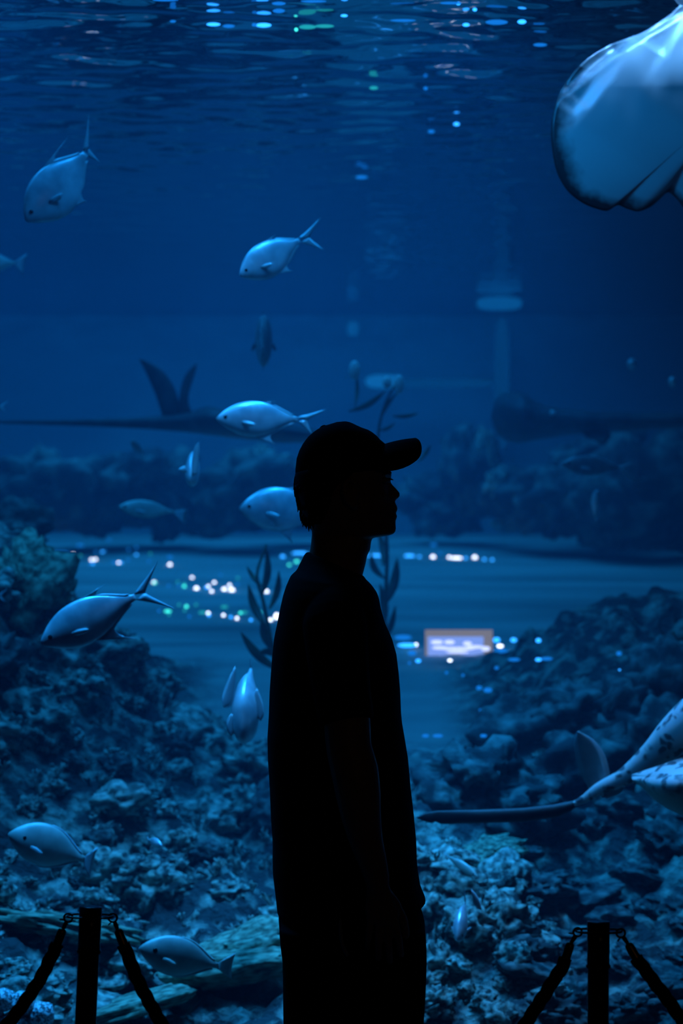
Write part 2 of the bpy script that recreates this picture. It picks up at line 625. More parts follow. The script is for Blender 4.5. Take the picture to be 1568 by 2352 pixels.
rings = []
py = 978.0
while py < 1325:
    xb, xp, xf, hw, sg = (interp(col(k), py) for k in (1, 2, 3, 4, 5))
    rings.append(ring(xb, py, xf, py, hw, n=96, e=2.15, bumpf=xp - xf, sig=sg, face=True))
    py += 2.5
rings.reverse()
body.loft(rings)
for s in (-1, 1):   # ears
    body.ellipsoid(L(809, 1134, s * .077), (.015, .009, .027), Matrix.Rotation(.18, 3, 'Y'))
    er = [(816, 1112), (808, 1103), (798, 1104), (791, 1114), (790, 1130), (795, 1147), (803, 1158), (811, 1162)]
    body.capsule(catmull([L(x, y, s * (.083 + (.006 if 1 < k < 6 else 0))) for k, (x, y) in enumerate(er)], 3), [.0050] * 22, 8)
    body.ellipsoid(L(812, 1158, s * .076), (.010, .008, .012))
TR = [  # trunk under the shirt
    (1318, 700, 828, .070), (1340, 680, 838, .125), (1365, 664, 860, .168), (1400, 656, 866, .178), (1460, 645, 880, .18), (1540, 640, 895, .175), (1640, 640, 896, .165),
    (1740, 642, 900, .16), (1840, 650, 905, .16), (1930, 650, 915, .165), (2030, 655, 930, .17), (2120, 660, 935, .17), (2180, 665, 930, .165)]
body.loft([ring(xb, py, xf, py, hw, n=40) for (py, xb, xf, hw) in TR][::-1])
ARM = [(1412, 772, .042), (1460, 777, .048), (1550, 787, .050), (1663, 797, .0465), (1717, 801, .0455), (1770, 814, .0475), (1824, 822, .0450), (1875, 829, .0400),
       (1928, 840, .0340), (1979, 855.5, .0283), (2020, 866, .0245), (2050, 872, .0175)]
for s in (-1, 1):
    yo = [s * y for y in (.135, .180, .212, .235, .24, .245, .248, .248, .246, .243, .24, .24)]
    pts = [L(px, py, -abs(y)) for (py, px, r), y in zip(ARM, yo)]
    if s > 0:
        pts = [Vector((p.x, 2 * D0 - p.y, p.z)) for p in pts]
    body.capsule(catmull(pts, 4), [interp([(k, a[2]) for k, a in enumerate(ARM)], i / 4) for i in range(4 * (len(ARM) - 1) + 1)], 20)

    def H(px, py, dy):   # hand points near the near-side wrist; dy towards the thigh
        p = L(px, py, -.24 + dy)
        return p if s < 0 else Vector((p.x, 2 * D0 - p.y, p.z))
    # palm
    pr = []
    for (py, xb, xf, t) in ((2000, 840, 886, .0235), (2022, 841, 891, .0230), (2044, 841, 899, .0200), (2066, 840, 906, .0165), (2088, 838, 912, .0155), (2108, 839, 916, .014), (2124, 842, 915, .011)):
        rr = []
        for k in range(20):
            a = 2 * pi * k / 20
            rr.append(H((xb + xf) / 2 + (xf - xb) / 2 * cos(a), py + 4 * cos(a), t * sin(a) + .004))
        pr.append(rr)
    body.loft(pr)
    for (bx, by, tx, ln, r) in ((907, 2116, 921, 82, .0077), (889, 2121, 895, 92, .0080), (870, 2120, 869, 86, .0077), (851, 2113, 843, 68, .0068)):
        q = [H(bx, by - 20, .004), H(bx, by, .003), H(bx + (tx - bx) * .5, by + ln * .42, .006), H(bx + (tx - bx) * .8, by + ln * .74, .018), H(tx, by + ln * .93, .034)]
        body.capsule(catmull(q, 4), [r * k for k in [1.05] * 5 + [1.0] * 6 + [.92] * 6], 12)
    q = [H(890, 2056, .010), H(908, 2082, .018), H(922, 2108, .026), H(929, 2130, .034), H(931, 2148, .042)]
    body.capsule(catmull(q, 4), [.0125] * 5 + [.0105] * 6 + [.0088] * 6, 12)
for s in (-1, 1):   # legs inside the trousers
    q = [(795, .86, .085), (800, .70, .082), (805, .52, .060), (800, .46, .056), (795, .34, .058), (798, .18, .042), (802, .09, .040), (806, .05, .040)]
    body.tube(catmull([L(px, Z(z), 0) + Vector((0, s * .10, 0)) for (px, z, r) in q], 3),
              [interp([(k, a[2]) for k, a in enumerate(q)], i / 3) for i in range(3 * (len(q) - 1) + 1)], 18)
    f0 = L(790, Z(.045), 0) + Vector((0, s * .10, 0))
    body.capsule([f0 + Vector((-.03, 0, .0)), f0 + Vector((.05, 0, -.004)), f0 + Vector((.12, s * .006, -.014)), f0 + Vector((.17, s * .01, -.018))],
                 [.034, .036, .032, .022], 16)
ob = body.build('body', M['skin'], man, origin=MAN)
tag(ob, 'bare face, neck, arms and hands')
remesh(ob, 0.0028, 3)

# --- t-shirt
shirt = MB()
SH = [  # back x, back y, front x, front y, half width
    (705, 1266, 835, 1322, .066), (703, 1269, 837.5, 1327, .069), (698, 1275, 840, 1331, .074), (692, 1288, 845, 1335, .090), (687, 1297, 848, 1338, .108), (682, 1309, 851, 1341, .130),
    (670, 1319.5, 856, 1347, .158), (667, 1323, 858, 1350, .166), (656.5, 1347, 865.5, 1361, .186), (650, 1367.5, 870, 1374, .196), (643.6, 1395.6, 874, 1396, .202), (637.2, 1428.8, 883.4, 1430, .206),
    (632.5, 1450, 893, 1451, .207), (629.5, 1464.5, 900, 1467, .208), (625.7, 1500, 910, 1502, .208), (622, 1545, 915.3, 1545, .207), (619, 1590, 919, 1590, .206), (617.6, 1635, 920.6, 1635, .205), (616.2, 1660, 923, 1660, .204),
    (614.2, 1690, 928.2, 1690, .203), (615.2, 1740, 936.5, 1740, .202), (619.5, 1810, 942.8, 1810, .200), (622, 1875, 950, 1872, .200), (626.2, 1931, 955.6, 1931, .202),
    (626, 1970, 956.5, 1970, .203), (626.3, 2000, 959.4, 2000, .204), (630, 2032, 964.5, 2032, .205), (633.5, 2060, 970.5, 2048, .206), (635.5, 2080, 976, 2060, .207),
    (637.5, 2097, 977.5, 2070, .207), (640, 2098.5, 974, 2071.5, .203)]
shirt.loft([ring(a, b_, c, d, hw, n=64, e=2.35) for (a, b_, c, d, hw) in SH][::-1])
for s in (-1, 1):
    q = [(764, 1392, .105, .045), (764, 1402, .140, .058), (768, 1440, .178, .066), (776, 1520, .205, .062), (786, 1600, .222, .058), (796, 1660, .235, .0565)]
    pts = [L(px, py, -y) for (px, py, y, r) in q]
    if s > 0:
        pts = [Vector((p.x, 2 * D0 - p.y, p.z)) for p in pts]
    shirt.tube(catmull(pts, 4), [interp([(k, a[3]) for k, a in enumerate(q)], i / 4) for i in range(21)], 24)
so = shirt.build('t_shirt', M['shirt'], man, origin=MAN)
tag(so, 'loose black short-sleeved t-shirt')
remesh(so, 0.0045, 2)

# --- trousers
pants = MB()
PT = [(2112, 641, 974), (2153, 644.5, 977), (2192, 649.5, 978), (2235, 650, 976.5), (2286, 650.5, 974), (2322, 651, 971.5), (2352, 652, 969.5), (2450, 656, 958), (2600, 664, 944), (2750, 676, 932), (2840, 684, 926)]
for s in (-1, 1):
    pants.loft([ring(a + 2, py, c - 2, py, interp([(2100, .096), (2352, .094), (2840, .085)], py), n=40, e=2.3, yc=s * .104)
                for (py, a, c) in PT][::-1])
pants.loft([ring(a, py, c, py, hw, n=48) for (py, a, c, hw) in
            ((1900, 655, 915, .165), (2000, 645, 935, .18), (2060, 641, 955, .192), (2090, 640, 968, .198), (2113, 639.5, 974.5, .200), (2153, 643.4, 977.5, .200),
             (2192, 648.5, 979, .199), (2235, 648.5, 977.5, .195), (2262, 655, 970, .185))][::-1])
po = pants.build('trousers', M['pants'], man, origin=MAN)
tag(po, 'wide black trousers')
remesh(po, 0.006, 2)
b = MB()
b.tube(catmull([L(782.5, 2098, -.201), L(781.5, 2130, -.2035), L(784, 2160, -.204), L(791, 2182, -.204), L(798, 2195, -.203)], 5), .0042, 8)
tag(b.build('pocket_trim', M['trim'], po, inv=Matrix.Translation(-MAN)), 'pale curved trim at the trouser pocket')

# --- shoes
for s in (-1, 1):
    b = MB()
    sec = [(-.075, .030, .075), (-.06, .042, .085), (-.02, .044, .095), (.03, .044, .088), (.08, .047, .070), (.13, .050, .055), (.17, .044, .045), (.20, .026, .034)]
    rr = []
    for (x, wv, h) in sec:
        rr.append([Vector((MAN.x + x, D0 + s * .104 + wv * cos(2*pi*k/20), .022 + (h - .022) * max(0, sin(2*pi*k/20)) - .006 * max(0, -sin(2*pi*k/20)))) for k in range(20)])
    b.loft(rr)
    sh = b.build('shoe', M['shoe'], man, origin=MAN)
    b = MB()
    rr = []
    for (x, wv, h) in sec:
        wv += .004
        rr.append([Vector((MAN.x + x * 1.03, D0 + s * .104 + wv * ux, zz)) for ux, zz in ((-1, .002), (-.9, 0), (.9, 0), (1, .002), (1, .022), (.9, .025), (-.9, .025), (-1, .022))])
    b.loft(rr)
    b.build('shoe_sole', M['sole'], sh, origin=MAN)

# --- hair (back and sides below the cap)
hair = MB()
HR = [(1070, 682, 868, .083), (1092, 677, 862, .084), (1104, 676, 842, .084), (1116, 676, 815, .083), (1132, 681, 796, .081), (1150, 685, 785, .078), (1168, 690.5, 776, .074),
      (1182, 694, 764, .069), (1194, 700, 752, .062), (1204, 710, 742, .054)]
hair.loft([ring(a, py, c, py, hw, n=48, e=2.1) for (py, a, c, hw) in HR][::-1])
for k in range(150):
    t = R.random()
    py = 1090 + 112 * t
    a = R.uniform(-1, 1)
    xb, xf, hw = (interp([(h[0], h[j]) for h in HR], py) for j in (1, 2, 3))
    ang = pi + a * 1.35
    cx, rx = (xb + xf) / 2, (xf - xb) / 2
    p0 = Vector(((cx + rx * .95 * cos(ang) - 784) * D0 / FPX, D0 + hw * .95 * sin(ang), CAMZ - (py - 1176) * D0 / FPX))
    out = Vector((cos(ang), sin(ang) * .9, 0))
    ln = R.uniform(.010, .022)
    q = [p0, p0 + out * .0035 + Vector((0, 0, -ln * .5)), p0 + out * R.uniform(.002, .0045) + Vector((R.uniform(-.002, .002), 0, -ln))]
    hair.tube(q, [.0045, .003, .0004], 6)
for (px, py, qx, qy) in ((680, 1098, 673.5, 1116), (679, 1102, 673.5, 1122), (683, 1110, 680, 1133), (686, 1135, 682, 1148), (690, 1150, 688, 1167), (694, 1165, 692, 1182), (699, 1176, 697, 1192), (708, 1186, 706, 1201), (714, 1192, 713, 1207)):
    for yo in (-.012, 0, .013):
        hair.tube([L(px + 6, py - 8, yo), L(px, py, yo), L(qx + .6, qy, yo)], [.006, .0045, .0005], 6)
tag(hair.build('hair', M['hair'], man, origin=MAN), 'short black hair below the cap')
for s in (-1, 1):
    b = MB()
    b.ellipsoid(L(883.5, 1104, s * .0305), (.0095, .0125, .0065))
    eo = b.build('eyeball', M['trim'], man, origin=MAN)
    b = MB()
    b.ellipsoid(L(892.0, 1104, s * .030), (.0028, .0050, .0050))
    b.build('iris', M['eye'], eo, origin=MAN)
    b = MB()
    b.tube([L(896, 1089, s * .018), L(896, 1086, s * .030), L(889, 1086, s * .044), L(878, 1090, s * .054)], [.0018, .0030, .0026, .0010], 8)
    b.build('eyebrow', M['hair'], man, origin=MAN)
for s in (-1, 1):   # eyelashes
    b = MB()
    b.tube([L(893, 1100, s * .034), L(899, 1101, s * .030), L(903, 1102.5, s * .026)], [.0022, .0018, .0005], 6)
    b.build('eyelash', M['hair'], man, origin=MAN)

# --- cap
cap = empty('cap', (0, 0, 0))
cap.parent = man
tag(cap, 'dark cap with a curved peak')
cr_ = MB()
CP = [(968, 788, 795, .006), (969.5, 772, 803, .016), (972.5, 763, 810, .026), (977, 748, 819, .036), (982, 736, 830, .045), (987, 727, 845, .052), (993, 719, 855, .059), (1002, 708.5, 866, .066),
      (1010, 702, 873, .071), (1019, 695.5, 884, .075), (1035, 687, 891, .0805), (1053, 681, 896, .0845), (1074, 678, 897, .087), (1086, 678.5, 895, .087), (1092, 679, 890, .0868)]
cr_.loft([ring(a, py + (6 if i > 11 else 0), c, py - (14 if i > 12 else 0), hw, n=64, e=2.1) for i, (py, a, c, hw) in enumerate(CP)][::-1])
co = cr_.build('crown', M['cap'], cap, origin=MAN)
b = MB()
b.ellipsoid(L(741.5, 983, 0), (.0085, .0085, .0055), Matrix.Rotation(-.55, 3, 'Y'))
b.build('button', M['cap'], cap, origin=MAN)
pk = MB()
US = [(-1, 899, 1077), (-.96, 913, 1074.5), (-.9, 928, 1070), (-.82, 946, 1061.5), (-.7, 960, 1049.5), (-.58, 966, 1037), (-.42, 966.5, 1024), (-.25, 962, 1012), (0, 954, 1005.5)]
US = US + [(-u, x, y) for (u, x, y) in US[-2::-1]]
topg, botg = [], []
NV = 10
for iu in range(41):
    u = -1 + 2 * iu / 40
    tx = smooth_interp([(a[0], a[1]) for a in US], u)
    ty = smooth_interp([(a[0], a[2]) for a in US], u)
    bx = 884 - 14 * u * u
    by = 1019 + 56 * u * u
    y = u * .088
    rt, rb = [], []
    for iv in range(NV + 1):
        v = iv / NV
        p = L(bx + (tx - bx) * v, by + (ty - by) * v - 2.0 * sin(pi * v) * (1 - u * u), 0)
        p.y += y * (1 - .18 * v)
        rt.append(p)
        rb.append(p + Vector((0, 0, -.0035)))
    topg.append(rt)
    botg.append(rb)
pk.loft([rt + rb[::-1] for rt, rb in zip(topg, botg)])
fix_normals(pk.build('peak', M['cap'], cap, origin=MAN))

# ------------------------------------------------------------------ barrier posts and ropes
def sweep_rope(mb, pts, r=.0125, pitch=.085, n=24):
    pts = [Vector(p) for p in pts]
    s = 0
    rings, prev = [], None
    for i, p in enumerate(pts):
        t = (pts[min(i + 1, len(pts) - 1)] - pts[max(i - 1, 0)]).normalized()
        if i:
            s += (p - pts[i - 1]).length
        u = prev if prev is not None else Vector((0, 1, 0))
        u = (u - t * u.dot(t)).normalized()
        prev = u
        v = t.cross(u)
        tw = 2 * pi * s / pitch
        ring_ = []
        for k in range(n):
            a = 2 * pi * k / n
            rr = r * (0.80 + 0.24 * abs(cos(1.5 * (a - tw))) ** .7)
            ring_.append(p + u * rr * cos(a) + v * rr * sin(a))
        rings.append(ring_)
    mb.loft(rings)


def make_post(px_top, py_top, px_bot, d, label, wpx=52):
    top = P(px_top, py_top, d)
    r = wpx * d / FPX / 2
    foot = P(px_bot, 2352, d)
    lean = (top - foot).normalized()
    k = top.z / lean.z
    base = top - lean * k
    rt = empty('rope_barrier_post', (base.x, base.y, 0))
    tag(rt, label, 'barrier post', 'black rope barrier posts')
    og = Vector((base.x, base.y, 0))
    at_z = lambda z: base + lean * (z / lean.z)
    b = MB()
    b.tube([at_z(.02), at_z(top.z - .003), top - lean * .001], [r * .95, r * .95, r * .93], 32)
    b.build('pole', M['post'], rt, origin=og)
    b = MB()
    zc = top.z - (2186 - 2083) * d / FPX
    b.tube([at_z(zc), at_z(top.z)], [r, r], 32)
    b.tube([at_z(zc - .002), at_z(zc + .003)], [r * 1.1, r * 1.1], 32)
    b.build('top_sleeve', M['post'], rt, origin=og)
    b = MB()
    b.tube([Vector((base.x, base.y, z)) for z in (0, .012, .02, .026)], [.16, .16, .15, .03], 48)
    b.build('base_plate', M['post'], rt, origin=og)
    # wire hoop round the sleeve
    zc = top.z - 21 * d / FPX
    c = at_z(zc)
    b = MB()
    hoop = []
    for k in range(48):
        a = 2 * pi * k / 48
        ca = math.copysign(abs(cos(a)) ** .8, cos(a))
        hoop.append(c + Vector((.0415 * ca, (r + .003) * math.copysign(min(1.0, abs(sin(a)) ** .7), sin(a)), 0)))
    b.tube(hoop, .0021, 8, closed=True)
    b.build('hoop', M['hook'], rt, origin=og)
    return rt, c, d


def make_rope(label, pts_px, loops, d0, d1, mid=None):
    """pts_px: list of (px, py) from one hook ring centre to the other; depth blends d0..d1"""
    n = len(pts_px)
    X0, X1 = pts_px[0][0], pts_px[-1][0]
    W = [P(x, y, d0 + (d1 - d0) * ((x - X0) / (X1 - X0))) for x, y in pts_px]
    og = (W[0] + W[-1]) / 2
    og = Vector((og.x, og.y, min(p.z for p in W)))
    rt = empty('barrier_rope', og)
    tag(rt, label, 'rope', 'twisted black barrier ropes')
    cv = catmull(W, 24)
    # resample by length
    acc = [0]
    for i in range(1, len(cv)):
        acc.append(acc[-1] + (cv[i] - cv[i - 1]).length)
    tot = acc[-1]

    def at(s):
        s = min(max(s, 0), tot)
        import bisect
        i = min(max(bisect.bisect(acc, s), 1), len(cv) - 1)
        t = (s - acc[i - 1]) / max(acc[i] - acc[i - 1], 1e-9)
        return cv[i - 1].lerp(cv[i], t)
    F0, F1 = .022, .056
    m = int((tot - 2 * F1) / .004)
    b = MB()
    sweep_rope(b, [at(F1 - .004 + (tot - 2 * F1 + .008) * i / m) for i in range(m + 1)])
    b.build('cord', M['rope'], rt, origin=og)
    for e in (0, 1):
        f = (lambda s: at(s)) if e == 0 else (lambda s: at(tot - s))
        b = MB()
        b.tube([f(F0), f(F0 + .001), f(F0 + .004), f(F0 + .008), f(F1 - .004), f(F1 - .002), f(F1)], [.003, .0055, .0075, .0085, .0087, .0094, .0094], 20)
        fe = b.build('ferrule', M['brass'], rt, origin=og)
        b = MB()
        a0, a1 = f(0), f(F0)
        ax = (a1 - a0).normalized()
        side = Vector((ax.z, 0, -ax.x))
        rg = .0078
        ringp = []
        for k in range(22):
            an = -pi * .5 + 2 * pi * k / 22
            ringp.append(a0 + ax * (rg * sin(an)) + side * (rg * cos(an)))
        b.tube(ringp, .0020, 8, closed=True)
        b.tube([a0 + ax * (rg * .9), a0 + ax * (rg + .005), a1, a1 + ax * .004], [.0036, .0044, .0036, .0034], 10)
        sg = 1 if side.x * (1 if e == 0 else -1) > 0 else 1
        b.tube([a0 + ax * rg * .75 + side * rg * .6 * sg, a0 + ax * (rg + .002) + side * (rg + .0055) * sg], [.0018, .0014], 6)
        b.build('hook', M['hook'], fe, origin=og)
    return rt


dL, dR = 4.44, 4.38
make_post(208.3, 2083, 196.2, dL, 'black barrier post with a slight lean, left of the man')
make_post(1374, 2117, 1373, dR, 'black upright barrier post right of the man')
SPX = 1160
make_post(208.3 - SPX, 2083, 208.3 - SPX, dL + .04, 'black barrier post beyond the left edge, at the far end of the left rope')
make_post(1374 + SPX, 2120, 1374 + SPX, dR - .04, 'black barrier post beyond the right edge, at the far end of the right rope')


def mirror_half(pts, cx):
    return [(2 * cx - x, y) for x, y in pts[::-1]]


lh = [(157, 2108), (147, 2129), (137.5, 2151), (131, 2170), (123, 2186), (110, 2213), (92, 2249), (64, 2291), (33, 2333), (-20, 2395), (-110, 2490), (-220, 2570), (-320, 2607)]
lc = 208.3 - SPX / 2
make_rope('twisted black rope hanging from the left post towards the left edge', lh + [(lc, 2617)] + mirror_half(lh, lc), None, dL, dL + .04)
m1 = [(259, 2108), (268, 2130), (277, 2152), (286, 2175), (295, 2198), (311, 2239), (329, 2277), (349, 2313), (367, 2345), (410, 2420), (480, 2530), (570, 2650), (670, 2730), (775, 2765)]
m2 = [(1326, 2141), (1314, 2160), (1305, 2181), (1297, 2206), (1286, 2229), (1269, 2254), (1251.5, 2283), (1231.5, 2313), (1212, 2343), (1165, 2412), (1090, 2520), (1000, 2632), (890, 2730)]
make_rope('twisted black rope sagging from the left post to the right post', m1 + m2[::-1], None, dL, dR)
rh = [(1425, 2143), (1437, 2161), (1449, 2180), (1464.5, 2206), (1484.4, 2232), (1504, 2259), (1524, 2284), (1543.8, 2312), (1561, 2336), (1610, 2400), (1690, 2490), (1780, 2565), (1870, 2605)]
rc = 1374 + SPX / 2
make_rope('twisted black rope hanging from the right post towards the right edge', rh + [(rc, 2618)] + mirror_half(rh, rc), None, dR, dR - .04)

# ------------------------------------------------------------------ fish
TOP = [(0, .07), (.03, .22), (.08, .42), (.15, .64), (.25, .86), (.36, .98), (.46, 1.0), (.58, .94), (.70, .74), (.82, .44), (.92, .21), (1.0, .14)]
BOT = [(0, .07), (.03, .20), (.08, .38), (.15, .60), (.25, .84), (.36, .98), (.46, 1.0), (.58, .92), (.70, .70), (.82, .40), (.92, .20), (1.0, .14)]
WID = [(0, .10), (.04, .36), (.10, .62), (.20, .88), (.32, 1.0), (.45, .98), (.60, .80), (.75, .52), (.88, .27), (1.0, .12)]


def fish(label, snout, tail, d, dd=0.0, hpx=100, up=None, low=None, notch=.42, dorsal=None, anal=None, split=.5, thick=.30, skin='fish', fin='fin',
         pect=True, eye=.012, roll=0.0, name='fish', cat='fish', bend=0.0, top=TOP, bot=BOT, bars=None, group=None, fan=False, eyepos=.11, extra=()):
    a, c = P(*snout, d), P(*tail, d + dd)
    F = (a - c)
    Ln = F.length
    F.normalize()
    U = Vector((0, 0, 1))
    if abs(F.z) > .92:
        U = Vector((0, 1, .3))
    Y = U.cross(F).normalized()
    if roll:
        Y = Matrix.Rotation(roll, 3, F) @ Y
    U = F.cross(Y).normalized()
    o = (a + c) / 2
    MW = Matrix(((F.x, Y.x, U.x, o.x), (F.y, Y.y, U.y, o.y), (F.z, Y.z, U.z, o.z), (0, 0, 0, 1)))
    rt = empty(name, matrix=MW)
    tag(rt, label, cat, group or 'fish swimming in the tank')
    inv = MW.inverted()
    H = hpx * d / FPX
    ht, hb, wd = H * split, H * (1 - split), H * thick / 2
    lat = lambda t: bend * Ln * (t ** 2)
    b = MB()
    rings = []
    N = 30
    for i in range(N + 1):
        t = (i / N)
        x = Ln * (.5 - t)
        tt, bb, ww = smooth_interp(top, t) * ht, smooth_interp(bot, t) * hb, smooth_interp(WID, t) * wd
        ring_ = []
        for k in range(24):
            an = 2 * pi * k / 24
            cy, sz = cos(an), sin(an)
            ring_.append(Vector((x, lat(t) + ww * math.copysign(abs(cy) ** 1.15, cy), (tt if sz > 0 else bb) * sz)))
        rings.append(ring_)
    b.loft(rings)
    b.build('body', M[skin], rt)

    def loc(px, py, extra=0.0):
        q = inv @ P(px, py, d + dd * .9 + extra)
        return q
    hr = .13 * H * .5
    xb = -Ln * .5
    l1 = lat(1.0)
    # tail fin
    b = MB()
    if up is not None and low is not None:
        pu, pl = loc(*up), loc(*low)
        pu.y = pl.y = l1
    else:
        pu, pl = Vector((xb - .24 * Ln, l1, .55 * H)), Vector((xb - .24 * Ln, l1, -.55 * H))
    root_t, root_b, root_m = Vector((xb + .01 * Ln, l1, hr)), Vector((xb + .01 * Ln, l1, -hr)), Vector((xb, l1, 0))
    back = ((pu + pl) / 2 - root_m)
    nt_ = root_m + back * notch
    if fan:
        n_ = 9
        A = [root_t.lerp(root_b, i / (n_ - 1)) for i in range(n_)]
        B = [pu.lerp(pl, i / (n_ - 1)) - back * (.12 * sin(pi * i / (n_ - 1))) for i in range(n_)]
        b.strip(A, B, .003)
    else:
        for tip, rt_, sgn in ((pu, root_t, 1), (pl, root_b, -1)):
            A, B = [], []
            for i in range(9):
                s = i / 8
                bow = .10 * (tip - rt_).length * sin(pi * s) * .35
                A.append(rt_.lerp(tip, s) + Vector((0, 0, sgn * bow * -.4)) + Vector((-bow * .2, 0, 0)))
                bq = nt_.lerp(tip, s)
                B.append(bq + (A[-1] - bq) * (.08 * sin(pi * s)) + Vector((0, 0, -sgn * hr * .15 * (1 - s))))
            b.strip(A, B, [.004 * (1 - .7 * i / 8) for i in range(9)])
    b.build('caudal_fin', M[fin], rt)
    # dorsal and anal fins
    for tipv, nm, prof, hh, sgn in ((dorsal, 'dorsal_fin', top, ht, 1), (anal, 'anal_fin', bot, hb, -1)):
        if tipv is False:
            continue
        b = MB()
        A, B = [], []
        t0, t1 = .46, .93
        tip = None
        if tipv is not None:
            tip = inv @ P(tipv[0], tipv[1], d + dd * .6)
        for i in range(13):
            s = i / 12
            t = t0 + (t1 - t0) * s
            x = Ln * (.5 - t)
            zb = sgn * smooth_interp(prof, t) * hh * .93
            A.append(Vector((x, lat(t), zb)))
            hgt = .045 * H * (1 - .6 * s) + .012 * H
            B.append(Vector((x - .03 * Ln, lat(t), zb + sgn * hgt)))
        if tip is not None:
            base = A[0]
            tip.y = lat(.6)
            # tall front lobe sweeping back to the tip
            for i, q in ((0, .25), (1, .8), (2, 1.0), (3, .62), (4, .34), (5, .15)):
                tgt = base.lerp(tip, q) if i < 2 else A[i].lerp(tip, q)
                B[i] = tgt
        b.strip(A, B, .0035)
        b.build(nm, M[fin], rt)
    for A_, B_, dy in extra:
        b = MB()
        b.strip(catmull([inv @ P(x, y, d + dy) for x, y in A_], 4), catmull([inv @ P(x, y, d + dy) for x, y in B_], 4), .006)
        b.build('pelvic_fin', M[fin], rt)
    if pect:
        for s in (-1, 1):
            b = MB()
            t = .30
            y0 = s * smooth_interp(WID, t) * wd * .93
            p0 = Vector((Ln * (.5 - t), y0, -.10 * H))
            A = [p0 + Vector((0, 0, .035 * H)), p0 + Vector((-.07 * Ln, s * .02 * Ln, .035 * H)), p0 + Vector((-.14 * Ln, s * .045 * Ln, -.01 * H)), p0 + Vector((-.17 * Ln, s * .055 * Ln, -.06 * H))]
            B = [p0 + Vector((0, 0, -.035 * H)), p0 + Vector((-.05 * Ln, s * .015 * Ln, -.08 * H)), p0 + Vector((-.11 * Ln, s * .035 * Ln, -.11 * H)), p0 + Vector((-.165 * Ln, s * .054 * Ln, -.08 * H))]
            b.strip(A, B, .003)
            b.build('pectoral_fin', M[fin], rt)
    if eye:
        for s in (-1, 1):
            b = MB()
            t = eyepos
            y0 = s * (smooth_interp(WID, t) * wd * .90)
            er = eye * Ln * 2.1
            b.ellipsoid((Ln * (.5 - t), y0, .05 * H), (er, er * .45, er), nu=14, nv=9)
            b.build('eye', M['eye'], rt)
    if bars:
        b = MB()
        for t in bars:
            n_ = 9
            A, B = [], []
            for i in range(n_):
                an = -.9 + 1.8 * i / (n_ - 1)
                for lst, tt in ((A, t - .008), (B, t + .012)):
                    y0 = -smooth_interp(WID, tt) * wd * (cos(an) ** 1.15) - .0012
                    z0 = (smooth_interp(top, tt) * ht if an > 0 else smooth_interp(bot, tt) * hb) * sin(an)
                    lst.append(Vector((Ln * (.5 - tt), y0, z0)))
            b.strip(A, B, .002)
        b.build('dark_bar', M['fin_dark'], rt)
    return rt


fish('large silver fish diving head down at upper left', (60, 508), (197, 352), 6.6, .05, 116, (205, 262), (233, 371), .34, (158, 312), (203, 460), .46, .26, fin='fin')
fish('silver fish with a bright white back, above centre', (551, 634), (688, 552), 6.8, .04, 82, (740, 497), (747, 572), .42, (634, 538), (676, 622), .5, .32)
fish('bright silver fish swimming left just behind the cap', (497, 962), (684, 963), 6.9, .03, 82, (753, 938), (717, 997), .42, (636, 921), (638, 1025), .5, .34)
fish('round pale fish half hidden behind the man\'s neck', (550, 1168), (742, 1172), 7.4, .05, 102, (790, 1130), (792, 1215), .3, (690, 1118), (672, 1248), .5, .30)
fish('sharp silver fish with dark-edged tail at left, above the reef', (94, 1480), (311, 1371), 6.2, .03, 104, (364, 1286), (402, 1398), .30, (243, 1340), (317, 1467), .52, .28, skin='fish')
fish('small blurred fish with pale head beyond the glints at left', (272, 1164), (400, 1176), 8.8, .06, 42, (434, 1170), (428, 1205), .6, False, False, .5, .35, skin='bream', fan=True)
fish('pale bream swimming left with a wide tail, low at left', (19, 1916), (193, 1974), 6.3, .05, 98, (228, 1946), (207, 2022), .6, None, None, .52, .34, skin='bream', fin='fin', fan=True, bars=(.37,), eye=.013, eyepos=.2)
fish('bream with a dark bar low behind the left post rope', (319, 2178), (500, 2218), 6.12, .05, 92, (545, 2190), (535, 2252), .6, None, None, .5, .34, skin='bream', fin='bream', fan=True, bars=(.36,), eye=.016, eyepos=.19)
fish('bright tall narrow fish turned away, low beside the man\'s back', (556, 1702), (576, 1540), 6.4, .20, 150, (582, 1512), (566, 1516), .3, False, False, .5, .42, eye=0, pect=False,
     extra=((((540, 1530), (524, 1560), (510, 1600), (512, 1622)), ((541, 1540), (541, 1580), (532, 1620), (514, 1626)), .05), (((528, 1640), (520, 1660), (522, 1680), (530, 1690)), ((548, 1640), (546, 1665), (540, 1680), (532, 1691)), .03),
            (((590, 1580), (602, 1610), (606, 1640), (600, 1655)), ((584, 1590), (584, 1620), (588, 1645), (598, 1656)), .05)))
fish('narrow pale fish seen from behind, left of the cap', (438, 1108), (448, 1040), 7.0, .16, 74, (456, 1016), (444, 1020), .3, False, False, .5, .46, eye=0, pect=False,
     extra=((((452, 1090), (456, 1060), (458, 1035), (456, 1016)), ((440, 1095), (440, 1060), (446, 1030), (455, 1016)), -.02), (((424, 1070), (414, 1074), (410, 1078)), ((430, 1085), (420, 1086), (411, 1080)), 0)))
fish('dark striped fish seen from behind above the cap', (606, 770), (604, 800), 8.6, -.26, 118, (618, 712), (598, 852), .3, None, None, .5, .34, skin='fish_dim', eye=0, fin='fin_dark')
fish('pale fish hanging tail up before the lower right coral mound', (1050, 2160), (1068, 2076), 6.3, .14, 66, (1058, 2036), (1090, 2042), .62, False, None, .5, .50,
     extra=((((1082, 2042), (1092, 2052), (1102, 2070), (1106, 2088)), ((1084, 2060), (1086, 2075), (1094, 2086), (1104, 2090)), .0),))
